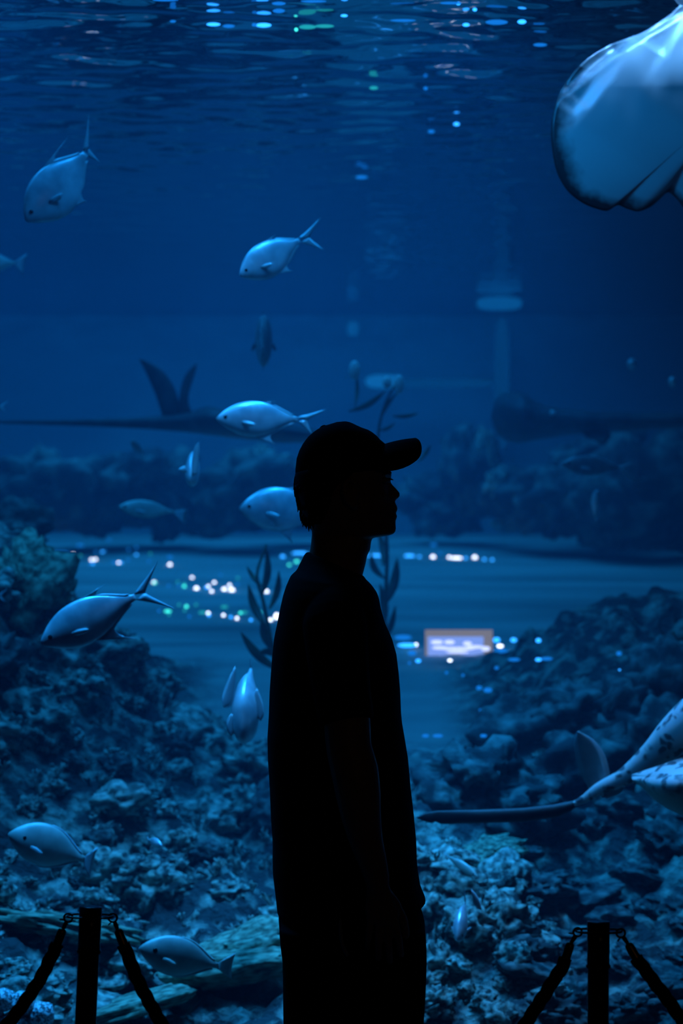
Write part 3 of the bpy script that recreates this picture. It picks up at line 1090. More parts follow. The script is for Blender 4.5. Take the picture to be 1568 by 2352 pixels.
fish('slender pale fish over the lower right coral mound', (1096, 2014), (1026, 1966), 6.75, .06, 24, (1008, 1956), (1012, 1975), .4, False, False, .5, .5, skin='bream', pect=False)
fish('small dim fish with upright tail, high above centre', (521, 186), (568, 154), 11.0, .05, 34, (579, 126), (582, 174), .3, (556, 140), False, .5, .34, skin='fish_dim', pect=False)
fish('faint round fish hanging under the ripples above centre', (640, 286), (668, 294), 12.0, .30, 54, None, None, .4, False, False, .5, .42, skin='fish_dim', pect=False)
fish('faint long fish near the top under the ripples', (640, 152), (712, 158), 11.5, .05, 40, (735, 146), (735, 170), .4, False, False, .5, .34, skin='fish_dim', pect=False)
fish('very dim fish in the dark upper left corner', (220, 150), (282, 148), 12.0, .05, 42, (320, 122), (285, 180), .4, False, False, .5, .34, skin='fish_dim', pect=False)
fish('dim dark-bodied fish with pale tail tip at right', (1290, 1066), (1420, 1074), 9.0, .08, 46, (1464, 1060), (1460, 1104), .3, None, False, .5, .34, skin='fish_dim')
fish('fish leaving the frame at the left edge below the diving fish', (-90, 606), (34, 604), 8.6, .04, 52, (63, 582), (54, 630), .5, None, None, .5, .34, skin='bream', fan=True)
fish('fish cut by the left edge beside the long dark ray tail', (-120, 945), (0, 936), 8.2, .04, 52, (22, 918), (12, 944), .4, None, None, .5, .34, skin='fish_dim')
fish('fish cut by the left edge with only its tail over the reef', (-130, 1392), (-6, 1370), 7.4, .04, 56, (18, 1352), (14, 1384), .4, None, None, .5, .34)
fish('small white fish over the lower left reef', (372, 1944), (340, 1928), 6.5, .05, 24, (331, 1922), (334, 1938), .5, False, False, .5, .5, pect=False)
fish('faint curved fish under the long dark ray', (300, 1012), (330, 1042), 9.5, .08, 22, (338, 1050), (326, 1052), .4, False, False, .5, .4, skin='fish_dim', pect=False)
fish('pale curved fish before the dark rocks at right', (1372, 1126), (1348, 1186), 9.2, .10, 30, (1392, 1196), (1352, 1204), .4, False, False, .5, .45, pect=False, bend=.22)
fish('small bright fish facing the glass high at right', (1449, 832), (1452, 842), 10.5, .16, 26, None, None, .5, False, False, .5, .75, pect=False, eye=0)
fish('small bright fish facing the glass near the right edge', (1542, 874), (1546, 880), 10.2, .16, 24, None, None, .5, False, False, .5, .75, pect=False, eye=0)

# ------------------------------------------------------------------ rays
# big ray at upper right, pale belly to the glass
dA = 6.4
OUT = [(1660, -2), (1612, 0), (1568, 8), (1540, 32), (1510, 52), (1475, 74), (1440, 88), (1405, 101), (1370, 120), (1335, 146), (1303, 182), (1280, 225), (1266, 280), (1266, 330),
       (1275, 385), (1290, 420), (1310, 446), (1340, 468), (1370, 480), (1395, 484), (1418, 472), (1440, 480), (1465, 486), (1492, 476), (1512, 460), (1533, 442), (1552, 456), (1575, 482), (1610, 496), (1660, 500)]
OUT = [(p.x, p.y) for p in catmull([(x, y, 0) for x, y in OUT], 8)]
OUT = OUT + [(3320 - x, y) for x, y in OUT[-2:0:-1]]
CX, CY = 1660, 250
b = MB()
NR = 44
rows_f, rows_b, rims = [], [], []


def seg_dist(p, a, c):
    ax, ay, cx, cy = a[0], a[1], c[0], c[1]
    vx, vy = cx - ax, cy - ay
    t = ((p[0] - ax) * vx + (p[1] - ay) * vy) / (vx * vx + vy * vy)
    t = min(max(t, 0), 1)
    dx, dy = p[0] - ax - t * vx, p[1] - ay - t * vy
    return math.hypot(dx, dy), t, (vx * dy - vy * dx)


def belly(px, py, r):
    up = ss(330, 60, py)
    off = -.030 * (1 - r ** 3)
    off += .13 * (480 - py) / 480                         # leans away towards the top
    off += .05 * max(0, (200 - py) / 200) ** 1.5
    # creases in the skin: the upper side steps back and catches the light from above
    for a, c, wv, amp in (((1290, 218), (1400, 130), 9, .030), ((1400, 130), (1520, 60), 8, .028), ((1318, 262), (1352, 214), 8, .008), ((1345, 250), (1400, 175), 9, .009), ((1520, 130), (1600, 5), 12, .014)):
        q, t, sd = seg_dist((px, py), a, c)
        ln = math.hypot(c[0] - a[0], c[1] - a[1])
        sdist = -sd / ln                                   # > 0 above the line
        off += amp * ss(-wv, wv, sdist) * exp(-(q / 55) ** 2) * ss(-.05, .15, t) ** .5
    off += .008 * noise.noise(Vector((px * .022, py * .010, 3))) * up
    return off


for j in range(NR + 1):
    r = j / NR
    rf, rb = [], []
    for (x, y) in OUT:
        px, py = CX + (x - CX) * r, CY + (y - CY) * r
        o1 = belly(px, py, r)
        o2 = o1 + .004 + .10 * (1 - r ** 1.6)
        rf.append(P(px, py, dA + o1))
        rb.append(P(px, py, dA + o2))
    rows_f.append(rf)
    rows_b.append(rb)
loops = rows_f[1:] + rows_b[1:][::-1]
b.loft(loops)
m = bpy.data.materials.new('ray_belly_skin')
m.use_nodes = True
nt = m.node_tree
bs = nt.nodes['Principled BSDF']
bs.inputs['Roughness'].default_value = .32
bs.inputs['Specular IOR Level'].default_value = .6
at = nt.nodes.new('ShaderNodeAttribute'); at.attribute_name = 'rim'
tc = nt.nodes.new('ShaderNodeTexCoord')
n1 = nt.nodes.new('ShaderNodeTexNoise'); n1.inputs['Scale'].default_value = 22; n1.inputs['Detail'].default_value = 4
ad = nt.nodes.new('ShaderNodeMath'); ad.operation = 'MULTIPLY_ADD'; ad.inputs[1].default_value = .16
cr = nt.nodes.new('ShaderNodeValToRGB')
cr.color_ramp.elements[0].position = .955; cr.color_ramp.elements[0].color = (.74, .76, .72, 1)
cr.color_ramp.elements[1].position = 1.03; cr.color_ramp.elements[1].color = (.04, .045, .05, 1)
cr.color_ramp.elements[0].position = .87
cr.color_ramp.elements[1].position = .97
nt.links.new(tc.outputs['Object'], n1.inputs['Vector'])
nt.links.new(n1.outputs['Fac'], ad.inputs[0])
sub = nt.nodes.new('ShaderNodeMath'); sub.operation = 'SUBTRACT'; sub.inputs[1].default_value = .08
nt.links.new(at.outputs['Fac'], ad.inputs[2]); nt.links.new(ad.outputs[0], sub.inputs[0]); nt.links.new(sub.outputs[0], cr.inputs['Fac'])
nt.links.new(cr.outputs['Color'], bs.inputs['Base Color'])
og = P(CX, CY, dA)
rayA = empty('ray', og)
tag(rayA, 'large ray at the upper right showing its pale belly and dark mottled rim', 'ray')
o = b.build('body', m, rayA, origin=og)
fix_normals(o)
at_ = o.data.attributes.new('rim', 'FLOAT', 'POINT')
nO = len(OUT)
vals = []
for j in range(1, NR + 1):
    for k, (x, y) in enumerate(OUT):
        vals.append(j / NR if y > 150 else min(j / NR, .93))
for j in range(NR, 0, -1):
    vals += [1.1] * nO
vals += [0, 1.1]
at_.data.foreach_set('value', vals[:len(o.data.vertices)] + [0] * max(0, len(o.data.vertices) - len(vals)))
b = MB()
b.tube([P(1660, 14, dA + .12), P(1860, 30, dA + .3), P(2300, 110, dA + .7)], [.02, .012, .003], 10)
b.build('tail', M['ray_dark'], rayA, origin=og)

# long ray in the middle distance, left: two tall fins and a long thin tail
def profile_body(top, bot, d, thick, N=60, x0=None, x1=None, ddepth=0.0):
    mb = MB()
    a, c = top[0][0], top[-1][0]
    rings = []
    for i in range(N + 1):
        x = a + (c - a) * i / N
        t, bo = interp(top, x), interp(bot, x)
        dep = d + ddepth * i / N
        w = interp(thick, x) if not isinstance(thick, (int, float)) else thick
        hh = max((bo - t) / 2, .6)
        mid = (t + bo) / 2
        ring_ = []
        for k in range(20):
            an = 2 * pi * k / 20
            p = P(x, mid - hh * sin(an), dep)
            p.y += w * cos(an)
            ring_.append(p)
        rings.append(ring_)
    mb.loft(rings)
    return mb


dB = 10.4
mb = profile_body([(-60, 966), (0, 965), (150, 963), (300, 959), (385, 953), (430, 948), (446, 942), (470, 934), (492, 934), (518, 944), (560, 955), (640, 968), (720, 985), (775, 998)],
                  [(-60, 971), (0, 973), (200, 979), (330, 985), (430, 993), (540, 1006), (640, 1018), (720, 1016), (775, 1002)],
                  dB, [(-60, .006), (330, .025), (430, .08), (520, .2), (640, .26), (740, .16), (775, .03)], 90)
og = P(480, 970, dB)
rb_ = empty('ray', og)
tag(rb_, 'dark long-tailed ray with two tall upright fins behind the silver fish', 'ray')
fix_normals(mb.build('body', M['ray_dark'], rb_, origin=og))
for A, B in (([(372, 954), (360, 915), (346, 880), (330, 845), (319, 825)], [(416, 952), (409, 915), (395, 880), (366, 845), (324, 824)]),
             ([(408, 955), (410, 925), (415, 893), (426, 860), (447, 837)], [(442, 950), (432, 920), (437, 890), (446, 862), (453, 836)])):
    b = MB()
    A = catmull([P(x, y, dB) for x, y in A], 4)
    B = catmull([P(x, y, dB) for x, y in B], 4)
    b.strip(A, B, [.022 * (1 - .8 * i / (len(A) - 1)) for i in range(len(A))])
    fix_normals(b.build('dorsal_fin', M['ray_dark'], rb_, origin=og))

# round-nosed ray at right
dC = 10.9
mb = profile_body([(1127, 955), (1131, 930), (1142, 912), (1160, 902), (1185, 899), (1208, 905), (1225, 922), (1262, 936), (1330, 942), (1450, 946), (1568, 948), (1700, 952), (1900, 962)],
                  [(1127, 960), (1131, 980), (1142, 1000), (1160, 1013), (1185, 1018), (1210, 1016), (1230, 1011), (1262, 1006), (1330, 996), (1450, 990), (1568, 982), (1700, 976), (1900, 968)],
                  dC, [(1127, .01), (1140, .15), (1185, .28), (1260, .24), (1450, .10), (1900, .01)], 100)
og = P(1185, 958, dC)
rc_ = empty('ray', og)
tag(rc_, 'dark round-nosed ray swimming left at the right edge', 'ray')
fix_normals(mb.build('body', M['ray_dark'], rc_, origin=og))
b = MB()
b.strip([P(1330, 985, dC - .05), P(1345, 1005, dC - .12), P(1375, 1015, dC - .2)], [P(1400, 985, dC - .05), P(1402, 1004, dC - .12), P(1392, 1018, dC - .2)], .02)
fix_normals(b.build('pelvic_fin', M['ray_dark'], rc_, origin=og))
b = MB()
b.ellipsoid(P(1268, 948, dC - .24), (.012, .012, .012))
tag(b.build('eye', M['fish'], rc_, origin=og), 'pale eye')

# spotted ray with black tail, lower right
dD = 6.55
m = bpy.data.materials.new('spotted_ray_skin')
m.use_nodes = True
nt = m.node_tree
bs = nt.nodes['Principled BSDF']
bs.inputs['Roughness'].default_value = .45
tc = nt.nodes.new('ShaderNodeTexCoord')
vo = nt.nodes.new('ShaderNodeTexVoronoi'); vo.inputs['Scale'].default_value = 34
nz = nt.nodes.new('ShaderNodeTexNoise'); nz.inputs['Scale'].default_value = 20
cr = nt.nodes.new('ShaderNodeValToRGB')
cr.color_ramp.elements[0].position = .28; cr.color_ramp.elements[0].color = (.10, .11, .12, 1)
cr.color_ramp.elements[1].position = .48; cr.color_ramp.elements[1].color = (.62, .64, .62, 1)
mi = nt.nodes.new('ShaderNodeMix'); mi.data_type = 'RGBA'; mi.inputs['Factor'].default_value = .06
at = nt.nodes.new('ShaderNodeAttribute'); at.attribute_name = 'under'
mi2 = nt.nodes.new('ShaderNodeMix'); mi2.data_type = 'RGBA'
mi2.inputs['B'].default_value = (.36, .40, .32, 1)
nt.links.new(tc.outputs['Object'], mi.inputs['A']); nt.links.new(tc.outputs['Object'], nz.inputs['Vector']); nt.links.new(nz.outputs['Color'], mi.inputs['B'])
nt.links.new(mi.outputs['Result'], vo.inputs['Vector']); nt.links.new(vo.outputs['Distance'], cr.inputs['Fac'])
nt.links.new(at.outputs['Fac'], mi2.inputs['Factor']); nt.links.new(cr.outputs['Color'], mi2.inputs['A'])
nt.links.new(mi2.outputs['Result'], bs.inputs['Base Color'])
og = P(1600, 1740, dD)
rd_ = empty('ray', og)
tag(rd_, 'spotted ray with a long black tail blade, low at the right edge', 'ray')


def spotted(mb, name, under, label=None):
    o = mb.build(name, m, rd_, origin=og)
    fix_normals(o)
    a = o.data.attributes.new('under', 'FLOAT', 'POINT')
    a.data.foreach_set('value', [under(v.co) for v in o.data.vertices])
    if label:
        tag(o, label)
    return o


b = MB()   # trunk: tail stalk rising into the back
axis = [(1318, 1848, 7, 7), (1345, 1836, 13, 12), (1380, 1815, 20, 16), (1430, 1793, 26, 20), (1470, 1768, 34, 24), (1510, 1738, 44, 32), (1568, 1692, 62, 60), (1640, 1640, 72, 90), (1740, 1590, 74, 120), (1860, 1555, 60, 120), (1960, 1540, 14, 30)]
cv = catmull([(a, c, 0) for a, c, _, _ in axis], 6)
rings = []
for i, p in enumerate(cv):
    v = smooth_interp([(k, a[2]) for k, a in enumerate(axis)], i / 6)
    y = smooth_interp([(k, a[3]) for k, a in enumerate(axis)], i / 6)
    t = (cv[min(i + 1, len(cv) - 1)] - cv[max(i - 1, 0)]).normalized()
    nx_, ny_ = t.y, -t.x
    if ny_ > 0:
        nx_, ny_ = -nx_, -ny_
    rr = []
    for k in range(24):
        an = 2 * pi * k / 24
        s = sin(an)
        h = v * s * (1.0 if s > 0 else .55)
        q = P(p.x + nx_ * h, p.y + ny_ * h, dD - .12 * (p.x - 1318) / 500)
        q.y += y * dD / FPX * cos(an)
        rr.append(q)
    rings.append(rr)
b.loft(rings)
spotted(b, 'body', lambda c: 0.0)
b = MB()   # far wing raised, near wing curled under
far = [((1500, 1722), (1545, 1735)), ((1512, 1690), (1560, 1715)), ((1530, 1660), (1600, 1690)), ((1568, 1626), (1660, 1650)), ((1640, 1580), (1740, 1600)), ((1740, 1560), (1820, 1580)), ((1830, 1560), (1870, 1570))]
A = catmull([P(*q[0], dD + .26) for q in far], 4)
B = catmull([P(*q[1], dD) for q in far], 4)
b.strip(A, B, .03)
spotted(b, 'wing', lambda c: 0.0)
b = MB()
rows = []
for (x, yt, yb) in ((1452, 1788, 1794), (1470, 1782, 1806), (1500, 1772, 1836), (1530, 1762, 1856), (1568, 1748, 1874), (1640, 1715, 1890), (1740, 1680, 1860), (1840, 1640, 1780), (1900, 1600, 1640)):
    row = []
    for k in range(9):
        s = k / 8
        q = P(x, yt + (yb - yt) * s, dD - .10 - .16 * sin(pi * (.15 + .7 * s)) * min(1, (yb - yt) / 90))
        row.append(q)
    rows.append(row)
cols = []
for row in rows:
    cols.append(row + [q + Vector((0, .022, .008)) for q in row[::-1]])
b.loft(cols)
spotted(b, 'wing', lambda c: ss(.0, .05, (1785 - 1740) * -dD / FPX + .02 - (c.z - .0) - .0) if True else 0, 'near wing with pale underside')
b = MB()   # black tail blade
tp = [(956, 1877), (975, 1867), (1005, 1862), (1100, 1860), (1200, 1856), (1270, 1848), (1330, 1836), (1350, 1830)]
bt = [(956, 1879), (975, 1887), (992, 1891), (1000, 1887), (1012, 1893), (1100, 1891), (1200, 1888), (1280, 1877), (1310, 1863), (1335, 1846), (1350, 1840)]
b = profile_body(tp, bt, dD + .01, [(956, .003), (1100, .010), (1300, .012), (1350, .01)], 90)
tag(fix_normals(b.build('tail_blade', M['ray_dark'], rd_, origin=og)), 'black ragged tail blade')
b = MB()   # dorsal fin
A = catmull([P(x, y, dD + .02) for x, y in ((1352, 1812), (1334, 1780), (1322, 1740), (1318, 1705), (1325, 1680))], 5)
B = catmull([P(x, y, dD + .02) for x, y in ((1402, 1795), (1398, 1765), (1386, 1728), (1362, 1698), (1328, 1679))], 5)
b.strip(A, B, [.012 * (1 - .6 * i / (len(A) - 1)) for i in range(len(A))])
fix_normals(b.build('dorsal_fin', M['fish_dim'], rd_, origin=og))
b = MB()
A = catmull([P(x, y, dD - .02) for x, y in ((1388, 1822), (1384, 1828), (1378, 1830))], 4)
B = catmull([P(x, y, dD - .02) for x, y in ((1436, 1800), (1424, 1822), (1396, 1834))], 4)
b.strip(A, B, .006)
fix_normals(b.build('pelvic_fin', M['fin'], rd_, origin=og))

# ------------------------------------------------------------------ rocks and corals
def rock_mesh(seed, rough=.35, freq=1.6, sub=4, ridged=False):
    bm = bmesh.new()
    bmesh.ops.create_icosphere(bm, subdivisions=sub, radius=1)
    off = Vector((seed * 7.31, seed * 3.17, seed * 1.93))
    for v in bm.verts:
        n = v.co.normalized()
        h = noise.fractal(n * freq + off, .9, 2.1, 5) * rough
        if ridged:
            h += (abs(noise.noise(n * freq * 2.3 + off)) - .25) * -rough * 1.3
        v.co = n * (1 + h)
    me = bpy.data.meshes.new('rock')
    bm.to_mesh(me)
    bm.free()
    me.polygons.foreach_set('use_smooth', [True] * len(me.polygons))
    return me


BASE = [rock_mesh(i + 1, R.uniform(.35, .6), R.uniform(1.2, 2.4), 4, i % 2 == 0) for i in range(14)]
BASES = {}


def rock(px, py, rx, rz, matn, label, group=None, d=None, ry=None, name='rock', cat='rock', sink=.25, idx=None, rotz=None):
    dd = d if d else ground_hit(px, py + rz * .5)
    s = dd / FPX
    i = R.randrange(len(BASE)) if idx is None else idx
    key = (i, matn)
    if key not in BASES:
        me = BASE[i].copy()
        me.materials.append(M[matn])
        BASES[key] = me
    o = bpy.data.objects.new(name, BASES[key])
    o.location = P(px, py, dd + rx * s * .3)
    o.rotation_euler = (R.uniform(-.3, .3), R.uniform(-.3, .3), R.uniform(0, 6.28) if rotz is None else rotz)
    o.scale = (rx * s, (ry or rx) * s, rz * s)
    COL.objects.link(o)
    return tag(o, label, cat, group)


GL = 'rocks heaped in the left reef'
LL = 'algae-crusted rock heaped in the dark reef left of the man'
# named big ones
rock(58, 1350, 100, 95, 'rock_green', 'largest rounded coral rock topping the left reef at the left edge', d=ground_hit(58, 1400) - .05, idx=0)
rock(20, 1215, 90, 60, 'rock_dark', 'dark rock behind the rounded coral rock at the left edge', d=9.6)
rock(135, 1455, 80, 60, 'rock_dark', 'dark rock between the rounded coral rock and the sharp silver fish', d=ground_hit(150, 1470) - .03)
for k in range(150):
    for _ in range(40):
        px, py = R.uniform(-60, 690), R.uniform(1340, 2330)
        edge = interp([(0, 1300), (190, 1430), (300, 1500), (400, 1570), (500, 1660), (640, 1720), (700, 1780)], px)
        if py > edge + 25:
            break
    if px > 360 and py > 2110:
        px -= 330
    big = R.random() < .3
    rx = R.uniform(45, 85) if big else R.uniform(16, 42)
    deep = ss(1900, 2300, py)
    rock(px, py, rx, rx * R.uniform(.5, .9) * (1 - .35 * deep), R.choice(['rock', 'rock', 'rock_pale', 'rock_dark', 'rock']), LL, GL)
for k in range(34):     # along the reef's outer slope
    px = R.uniform(110, 640)
    py = interp([(0, 1300), (110, 1330), (190, 1420), (300, 1510), (400, 1585), (500, 1665), (640, 1735)], px) + R.uniform(8, 70)
    rx = R.uniform(20, 48)
    rock(px, py, rx, rx * R.uniform(.55, .9), R.choice(['rock', 'rock_pale', 'rock']), LL, GL)
# ledges at the foot of the left reef
rock(530, 2222, 160, 40, 'rock_green', 'wide flat green ledge left of the man\'s legs', d=ground_hit(530, 2262) - .10, ry=90, idx=3, rotz=.1)
rock(575, 2165, 110, 34, 'rock_green', 'flat green stone above the wide green ledge', d=ground_hit(575, 2195) - .06, ry=70, idx=5, rotz=.3)
rock(140, 2128, 180, 30, 'rock_green', 'long flat ledge crossing behind the left post', d=ground_hit(140, 2150) - .06, ry=80, idx=7, rotz=-.1)
rock(300, 2312, 140, 26, 'rock_green', 'low green ledge at the foot of the left post', d=ground_hit(300, 2340) - .06, ry=70, idx=9, rotz=.1)
GR = 'rocks of the right reef'
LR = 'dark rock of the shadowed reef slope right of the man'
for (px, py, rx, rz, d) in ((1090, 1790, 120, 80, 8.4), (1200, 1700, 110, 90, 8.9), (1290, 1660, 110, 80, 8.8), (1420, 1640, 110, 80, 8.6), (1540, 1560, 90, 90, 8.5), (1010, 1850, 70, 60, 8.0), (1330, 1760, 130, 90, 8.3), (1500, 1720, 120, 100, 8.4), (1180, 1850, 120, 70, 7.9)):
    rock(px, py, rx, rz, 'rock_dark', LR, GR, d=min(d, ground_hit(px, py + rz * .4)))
for (px, py, rx, rz) in ((1080, 1720, 20, 12), (1180, 1735, 40, 20), (1250, 1740, 40, 22), (1060, 1800, 36, 20), (1125, 1800, 14, 10), (1005, 1845, 16, 12), (1395, 1690, 30, 16)):
    rock(px, py, rx, rz, 'rock', 'small paler stone on the shadowed reef slope right of the man', 'paler stones on the right slope')
# lit coral mound at right foot
GM = 'rocks of the lit mound right of the man'
LM = 'pale coral rock on the lit mound right of the man\'s legs'
for k in range(42):
    for _ in range(40):
        px, py = R.uniform(930, 1330), R.uniform(1950, 2340)
        if py > interp([(930, 1930), (1050, 1950), (1180, 1990), (1230, 2080), (1330, 2200)], px) + 12:
            break
    rx = R.uniform(22, 62)
    rock(px, py, rx, rx * R.uniform(.5, .85), R.choice(['rock', 'rock_pale', 'rock']), LM, GM, ry=rx * .9)
for k in range(44):
    px, py = R.uniform(1180, 1600), R.uniform(1850, 2350)
    rx = R.uniform(30, 80)
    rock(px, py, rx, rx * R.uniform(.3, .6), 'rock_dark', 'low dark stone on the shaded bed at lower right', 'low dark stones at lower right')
rock(1130, 1958, 66, 26, 'rock_green', 'green crusted coral head on top of the lit mound', d=ground_hit(1130, 1985) - .05, idx=2)
rock(1036, 1940, 20, 16, 'rock_pale', 'small pale knob on top of the lit mound', d=ground_hit(1036, 1958) - .05, idx=4)
# far rocks, beyond the sand
GF = 'dark rocks at the far end of the tank'
LF = 'blurred dark rock at the far end of the tank'
for (px, py, rx, rz, d) in ((90, 1130, 120, 90, 14), (250, 1120, 120, 80, 14.4), (380, 1140, 90, 90, 14.6), (560, 1130, 120, 90, 14.2), (690, 1150, 90, 60, 14.8), (1010, 1150, 90, 60, 15), (1080, 1080, 70, 100, 14.6), (1200, 1140, 90, 70, 14.2), (1300, 1150, 110, 80, 14), (1440, 1150, 130, 110, 13.6), (1570, 1130, 100, 130, 13.8), (1380, 1060, 120, 60, 14.6)):
    rock(px, py, rx, rz, 'rock_dark', LF, GF, d=d)
for (px, py, rx, rz, d) in ((1106, 1012, 12, 36, 13), (1128, 1030, 12, 44, 12.8), (1142, 1110, 22, 34, 12.6), (1240, 1165, 16, 18, 12.5), (1160, 1205, 30, 12, 12.8), (1182, 1205, 10, 18, 12.7), (660, 1080, 26, 30, 13), (600, 1050, 24, 30, 13.2), (1310, 1215, 40, 10, 12.6)):
    rock(px, py, rx, rz, 'rock_pale', 'blurred pale coral head before the dark far rocks', 'pale coral heads at the far end', d=d + 1.55, name='coral', cat='coral')

# striped corals at the bottom left corner
ms2 = bpy.data.materials.new('striped_coral')
ms2.use_nodes = True
nt = ms2.node_tree
bs = nt.nodes['Principled BSDF']
bs.inputs['Roughness'].default_value = .6
tc = nt.nodes.new('ShaderNodeTexCoord')
wv_ = nt.nodes.new('ShaderNodeTexNoise'); wv_.inputs['Scale'].default_value = 3.2; wv_.inputs['Detail'].default_value = 2; wv_.inputs['Distortion'].default_value = 1.2
cr = nt.nodes.new('ShaderNodeValToRGB')
cr.color_ramp.elements[0].position = .44; cr.color_ramp.elements[0].color = (.08, .10, .12, 1)
cr.color_ramp.elements[1].position = .56; cr.color_ramp.elements[1].color = (.85, .88, .88, 1)
nt.links.new(tc.outputs['Object'], wv_.inputs['Vector']); nt.links.new(wv_.outputs['Fac'], cr.inputs['Fac']); nt.links.new(cr.outputs['Color'], bs.inputs['Base Color'])
M['striped'] = ms2
BASE.append(rock_mesh(77, .16, 1.4, 4))
for (px, py, rx, rz) in ((8, 2296, 30, 26), (52, 2304, 30, 26), (96, 2330, 30, 30), (30, 2350, 40, 26), (-30, 2330, 40, 40)):
    rock(px, py, rx, rz, 'striped', 'bright striped coral lump in the bottom left corner', 'striped coral lumps', d=6.2, idx=len(BASE) - 1, name='coral', cat='coral')

# branching and leafy corals
def branch_coral(seed, n0=5, depth=3):
    rr = random.Random(seed)
    mb = MB()

    def grow(p, dirv, ln, r, k):
        q = p + dirv * ln
        mid = (p + q) / 2 + Vector((rr.uniform(-1, 1), rr.uniform(-1, 1), rr.uniform(-1, 1))) * ln * .12
        mb.capsule([p, mid, q], [r, r * .9, r * .78], 8)
        if k > 0:
            for _ in range(rr.choice((2, 2, 3))):
                dv = (dirv + Vector((rr.uniform(-1, 1), rr.uniform(-1, 1), rr.uniform(-.3, .9))) * .85).normalized()
                grow(q, dv, ln * rr.uniform(.55, .85), r * .74, k - 1)
    for _ in range(n0):
        a = rr.uniform(0, 6.28)
        dv = Vector((cos(a) * .7, sin(a) * .7, rr.uniform(.5, 1.2))).normalized()
        grow(Vector((0, 0, -.05)), dv, rr.uniform(.35, .5), .10, depth - 1)
    return mb


BR = [branch_coral(k) for k in range(5)]
BRM = {}


def coral(px, py, rpx, matn, label, group, kind=None):
    dd = ground_hit(px, py + rpx * .3) - .02
    s = dd / FPX
    i = R.randrange(len(BR))
    if (i, matn) not in BRM:
        o = BR[i].build('coral', M[matn])
        BRM[(i, matn)] = o.data
    else:
        o = bpy.data.objects.new('coral', BRM[(i, matn)])
        COL.objects.link(o)
    p = P(px, py + rpx * .6, dd)
    o.location = p
    o.scale = (rpx * s, rpx * s, rpx * s * R.uniform(.8, 1.2))
    o.rotation_euler = (R.uniform(-.4, .4), R.uniform(-.4, .4), R.uniform(0, 6.28))
    return tag(o, label, 'coral', group)


for k in range(46):
    for _ in range(40):
        px, py = R.uniform(-20, 660), R.uniform(1330, 2120)
        if py > interp([(0, 1290), (190, 1410), (300, 1500), (400, 1575), (500, 1660), (640, 1730)], px) + 5:
            break
    coral(px, py, R.uniform(28, 62), R.choice(['rock', 'rock_pale', 'rock_pale']), 'blurred branching coral growing among the rocks of the left reef', 'branching corals of the left reef')
for k in range(14):
    px = R.uniform(960, 1260)
    py = interp([(930, 1950), (1050, 1960), (1180, 2010), (1260, 2120)], px) + R.uniform(5, 250)
    coral(px, py, R.uniform(26, 48), R.choice(['rock', 'rock_pale']), 'blurred branching coral on the lit mound right of the man\'s legs', 'branching corals of the lit mound')

# kelp plants
def leaf(mb, base, tip, wid, bow):
    base, tip = Vector(base), Vector(tip)
    ax = tip - base
    sd = Vector((ax.z, 0, -ax.x)).normalized()
    A, B = [], []
    for i in range(11):
        s = i / 10
        c = base.lerp(tip, s) + sd * (bow * sin(pi * s))
        c.y += .02 * sin(pi * s)
        wv = wid * (sin(pi * min(s * 1.0 + .02, 1)) ** .8 + .06)
        A.append(c - sd * wv * .5)
        B.append(c + sd * wv * .5)
    mb.strip(A, B, .004)


def kelp(label, stem, leaves, d, tips=()):
    s = d / FPX
    pts = [P(x, y, d) for x, y in stem]
    base = pts[0].copy()
    base.z = min(base.z, bed(base.x, base.y) - .01)
    pts = [base] + pts
    rt = empty('kelp', base)
    tag(rt, label, 'seaweed', 'tall kelp plants')
    b = MB()
    cv = catmull(pts, 6)
    b.tube(cv, [.010 * (1 - .6 * i / len(cv)) for i in range(len(cv))], 8)
    b.build('stem', M['kelp'], rt, origin=base)
    for (x0, y0, x1, y1, wv, bow) in leaves:
        b = MB()
        leaf(b, P(x0, y0, d), P(x1, y1, d + R.uniform(-.08, .08)), wv * .68 * s, bow * 1.3 * s)
        b.build('leaf', M['kelp'], rt, origin=base)
    for (x, y, rx, rz) in tips:
        b = MB()
        b.ellipsoid(P(x, y, d - .01), (rx * s, rx * s * .6, rz * s))
        tag(b.build('lit_tip', M['kelp_tip_lit'], rt, origin=base), 'brightly lit kelp tip')


kelp('tall kelp rising behind the man\'s chest to above the cap peak', [(862, 1640), (880, 1480), (886, 1360), (888, 1250), (875, 1120), (868, 1010), (880, 940), (905, 885)],
     [(800, 945, 886, 896, 20, 6), (872, 965, 914, 900, 14, -4), (900, 955, 962, 948, 14, 3), (868, 990, 908, 970, 12, 3), (884, 1330, 852, 1268, 22, -8), (884, 1390, 912, 1280, 30, 6), (882, 1440, 872, 1340, 26, 4), (872, 1480, 908, 1390, 22, 6), (960, 1060, 990, 1020, 14, 2), (815, 935, 818, 855, 12, 3), (880, 1300, 868, 1220, 22, 4)],
     8.9, [(814, 850, 13, 22), (889, 878, 11, 14), (916, 882, 12, 22)])
kelp('kelp with drooping leaves behind the man\'s back', [(650, 1620), (636, 1540), (618, 1450), (604, 1380), (590, 1320), (612, 1250)],
     [(610, 1440, 570, 1340, 26, -6), (618, 1400, 640, 1310, 22, 6), (632, 1500, 600, 1420, 28, -6), (640, 1540, 552, 1450, 30, -8), (600, 1370, 612, 1260, 24, 6), (636, 1510, 590, 1500, 24, 6), (604, 1350, 566, 1300, 16, -3)], 8.2)
kelp('short leafy plant on the right reef slope', [(1265, 1660), (1262, 1620), (1258, 1590), (1266, 1545)],
     [(1262, 1630, 1215, 1580, 30, -6), (1262, 1620, 1300, 1570, 30, 6), (1258, 1600, 1240, 1540, 26, -4), (1264, 1580, 1290, 1530, 26, 4), (1266, 1560, 1262, 1510, 18, 2), (1262, 1640, 1330, 1620, 26, 5)], 8.7)
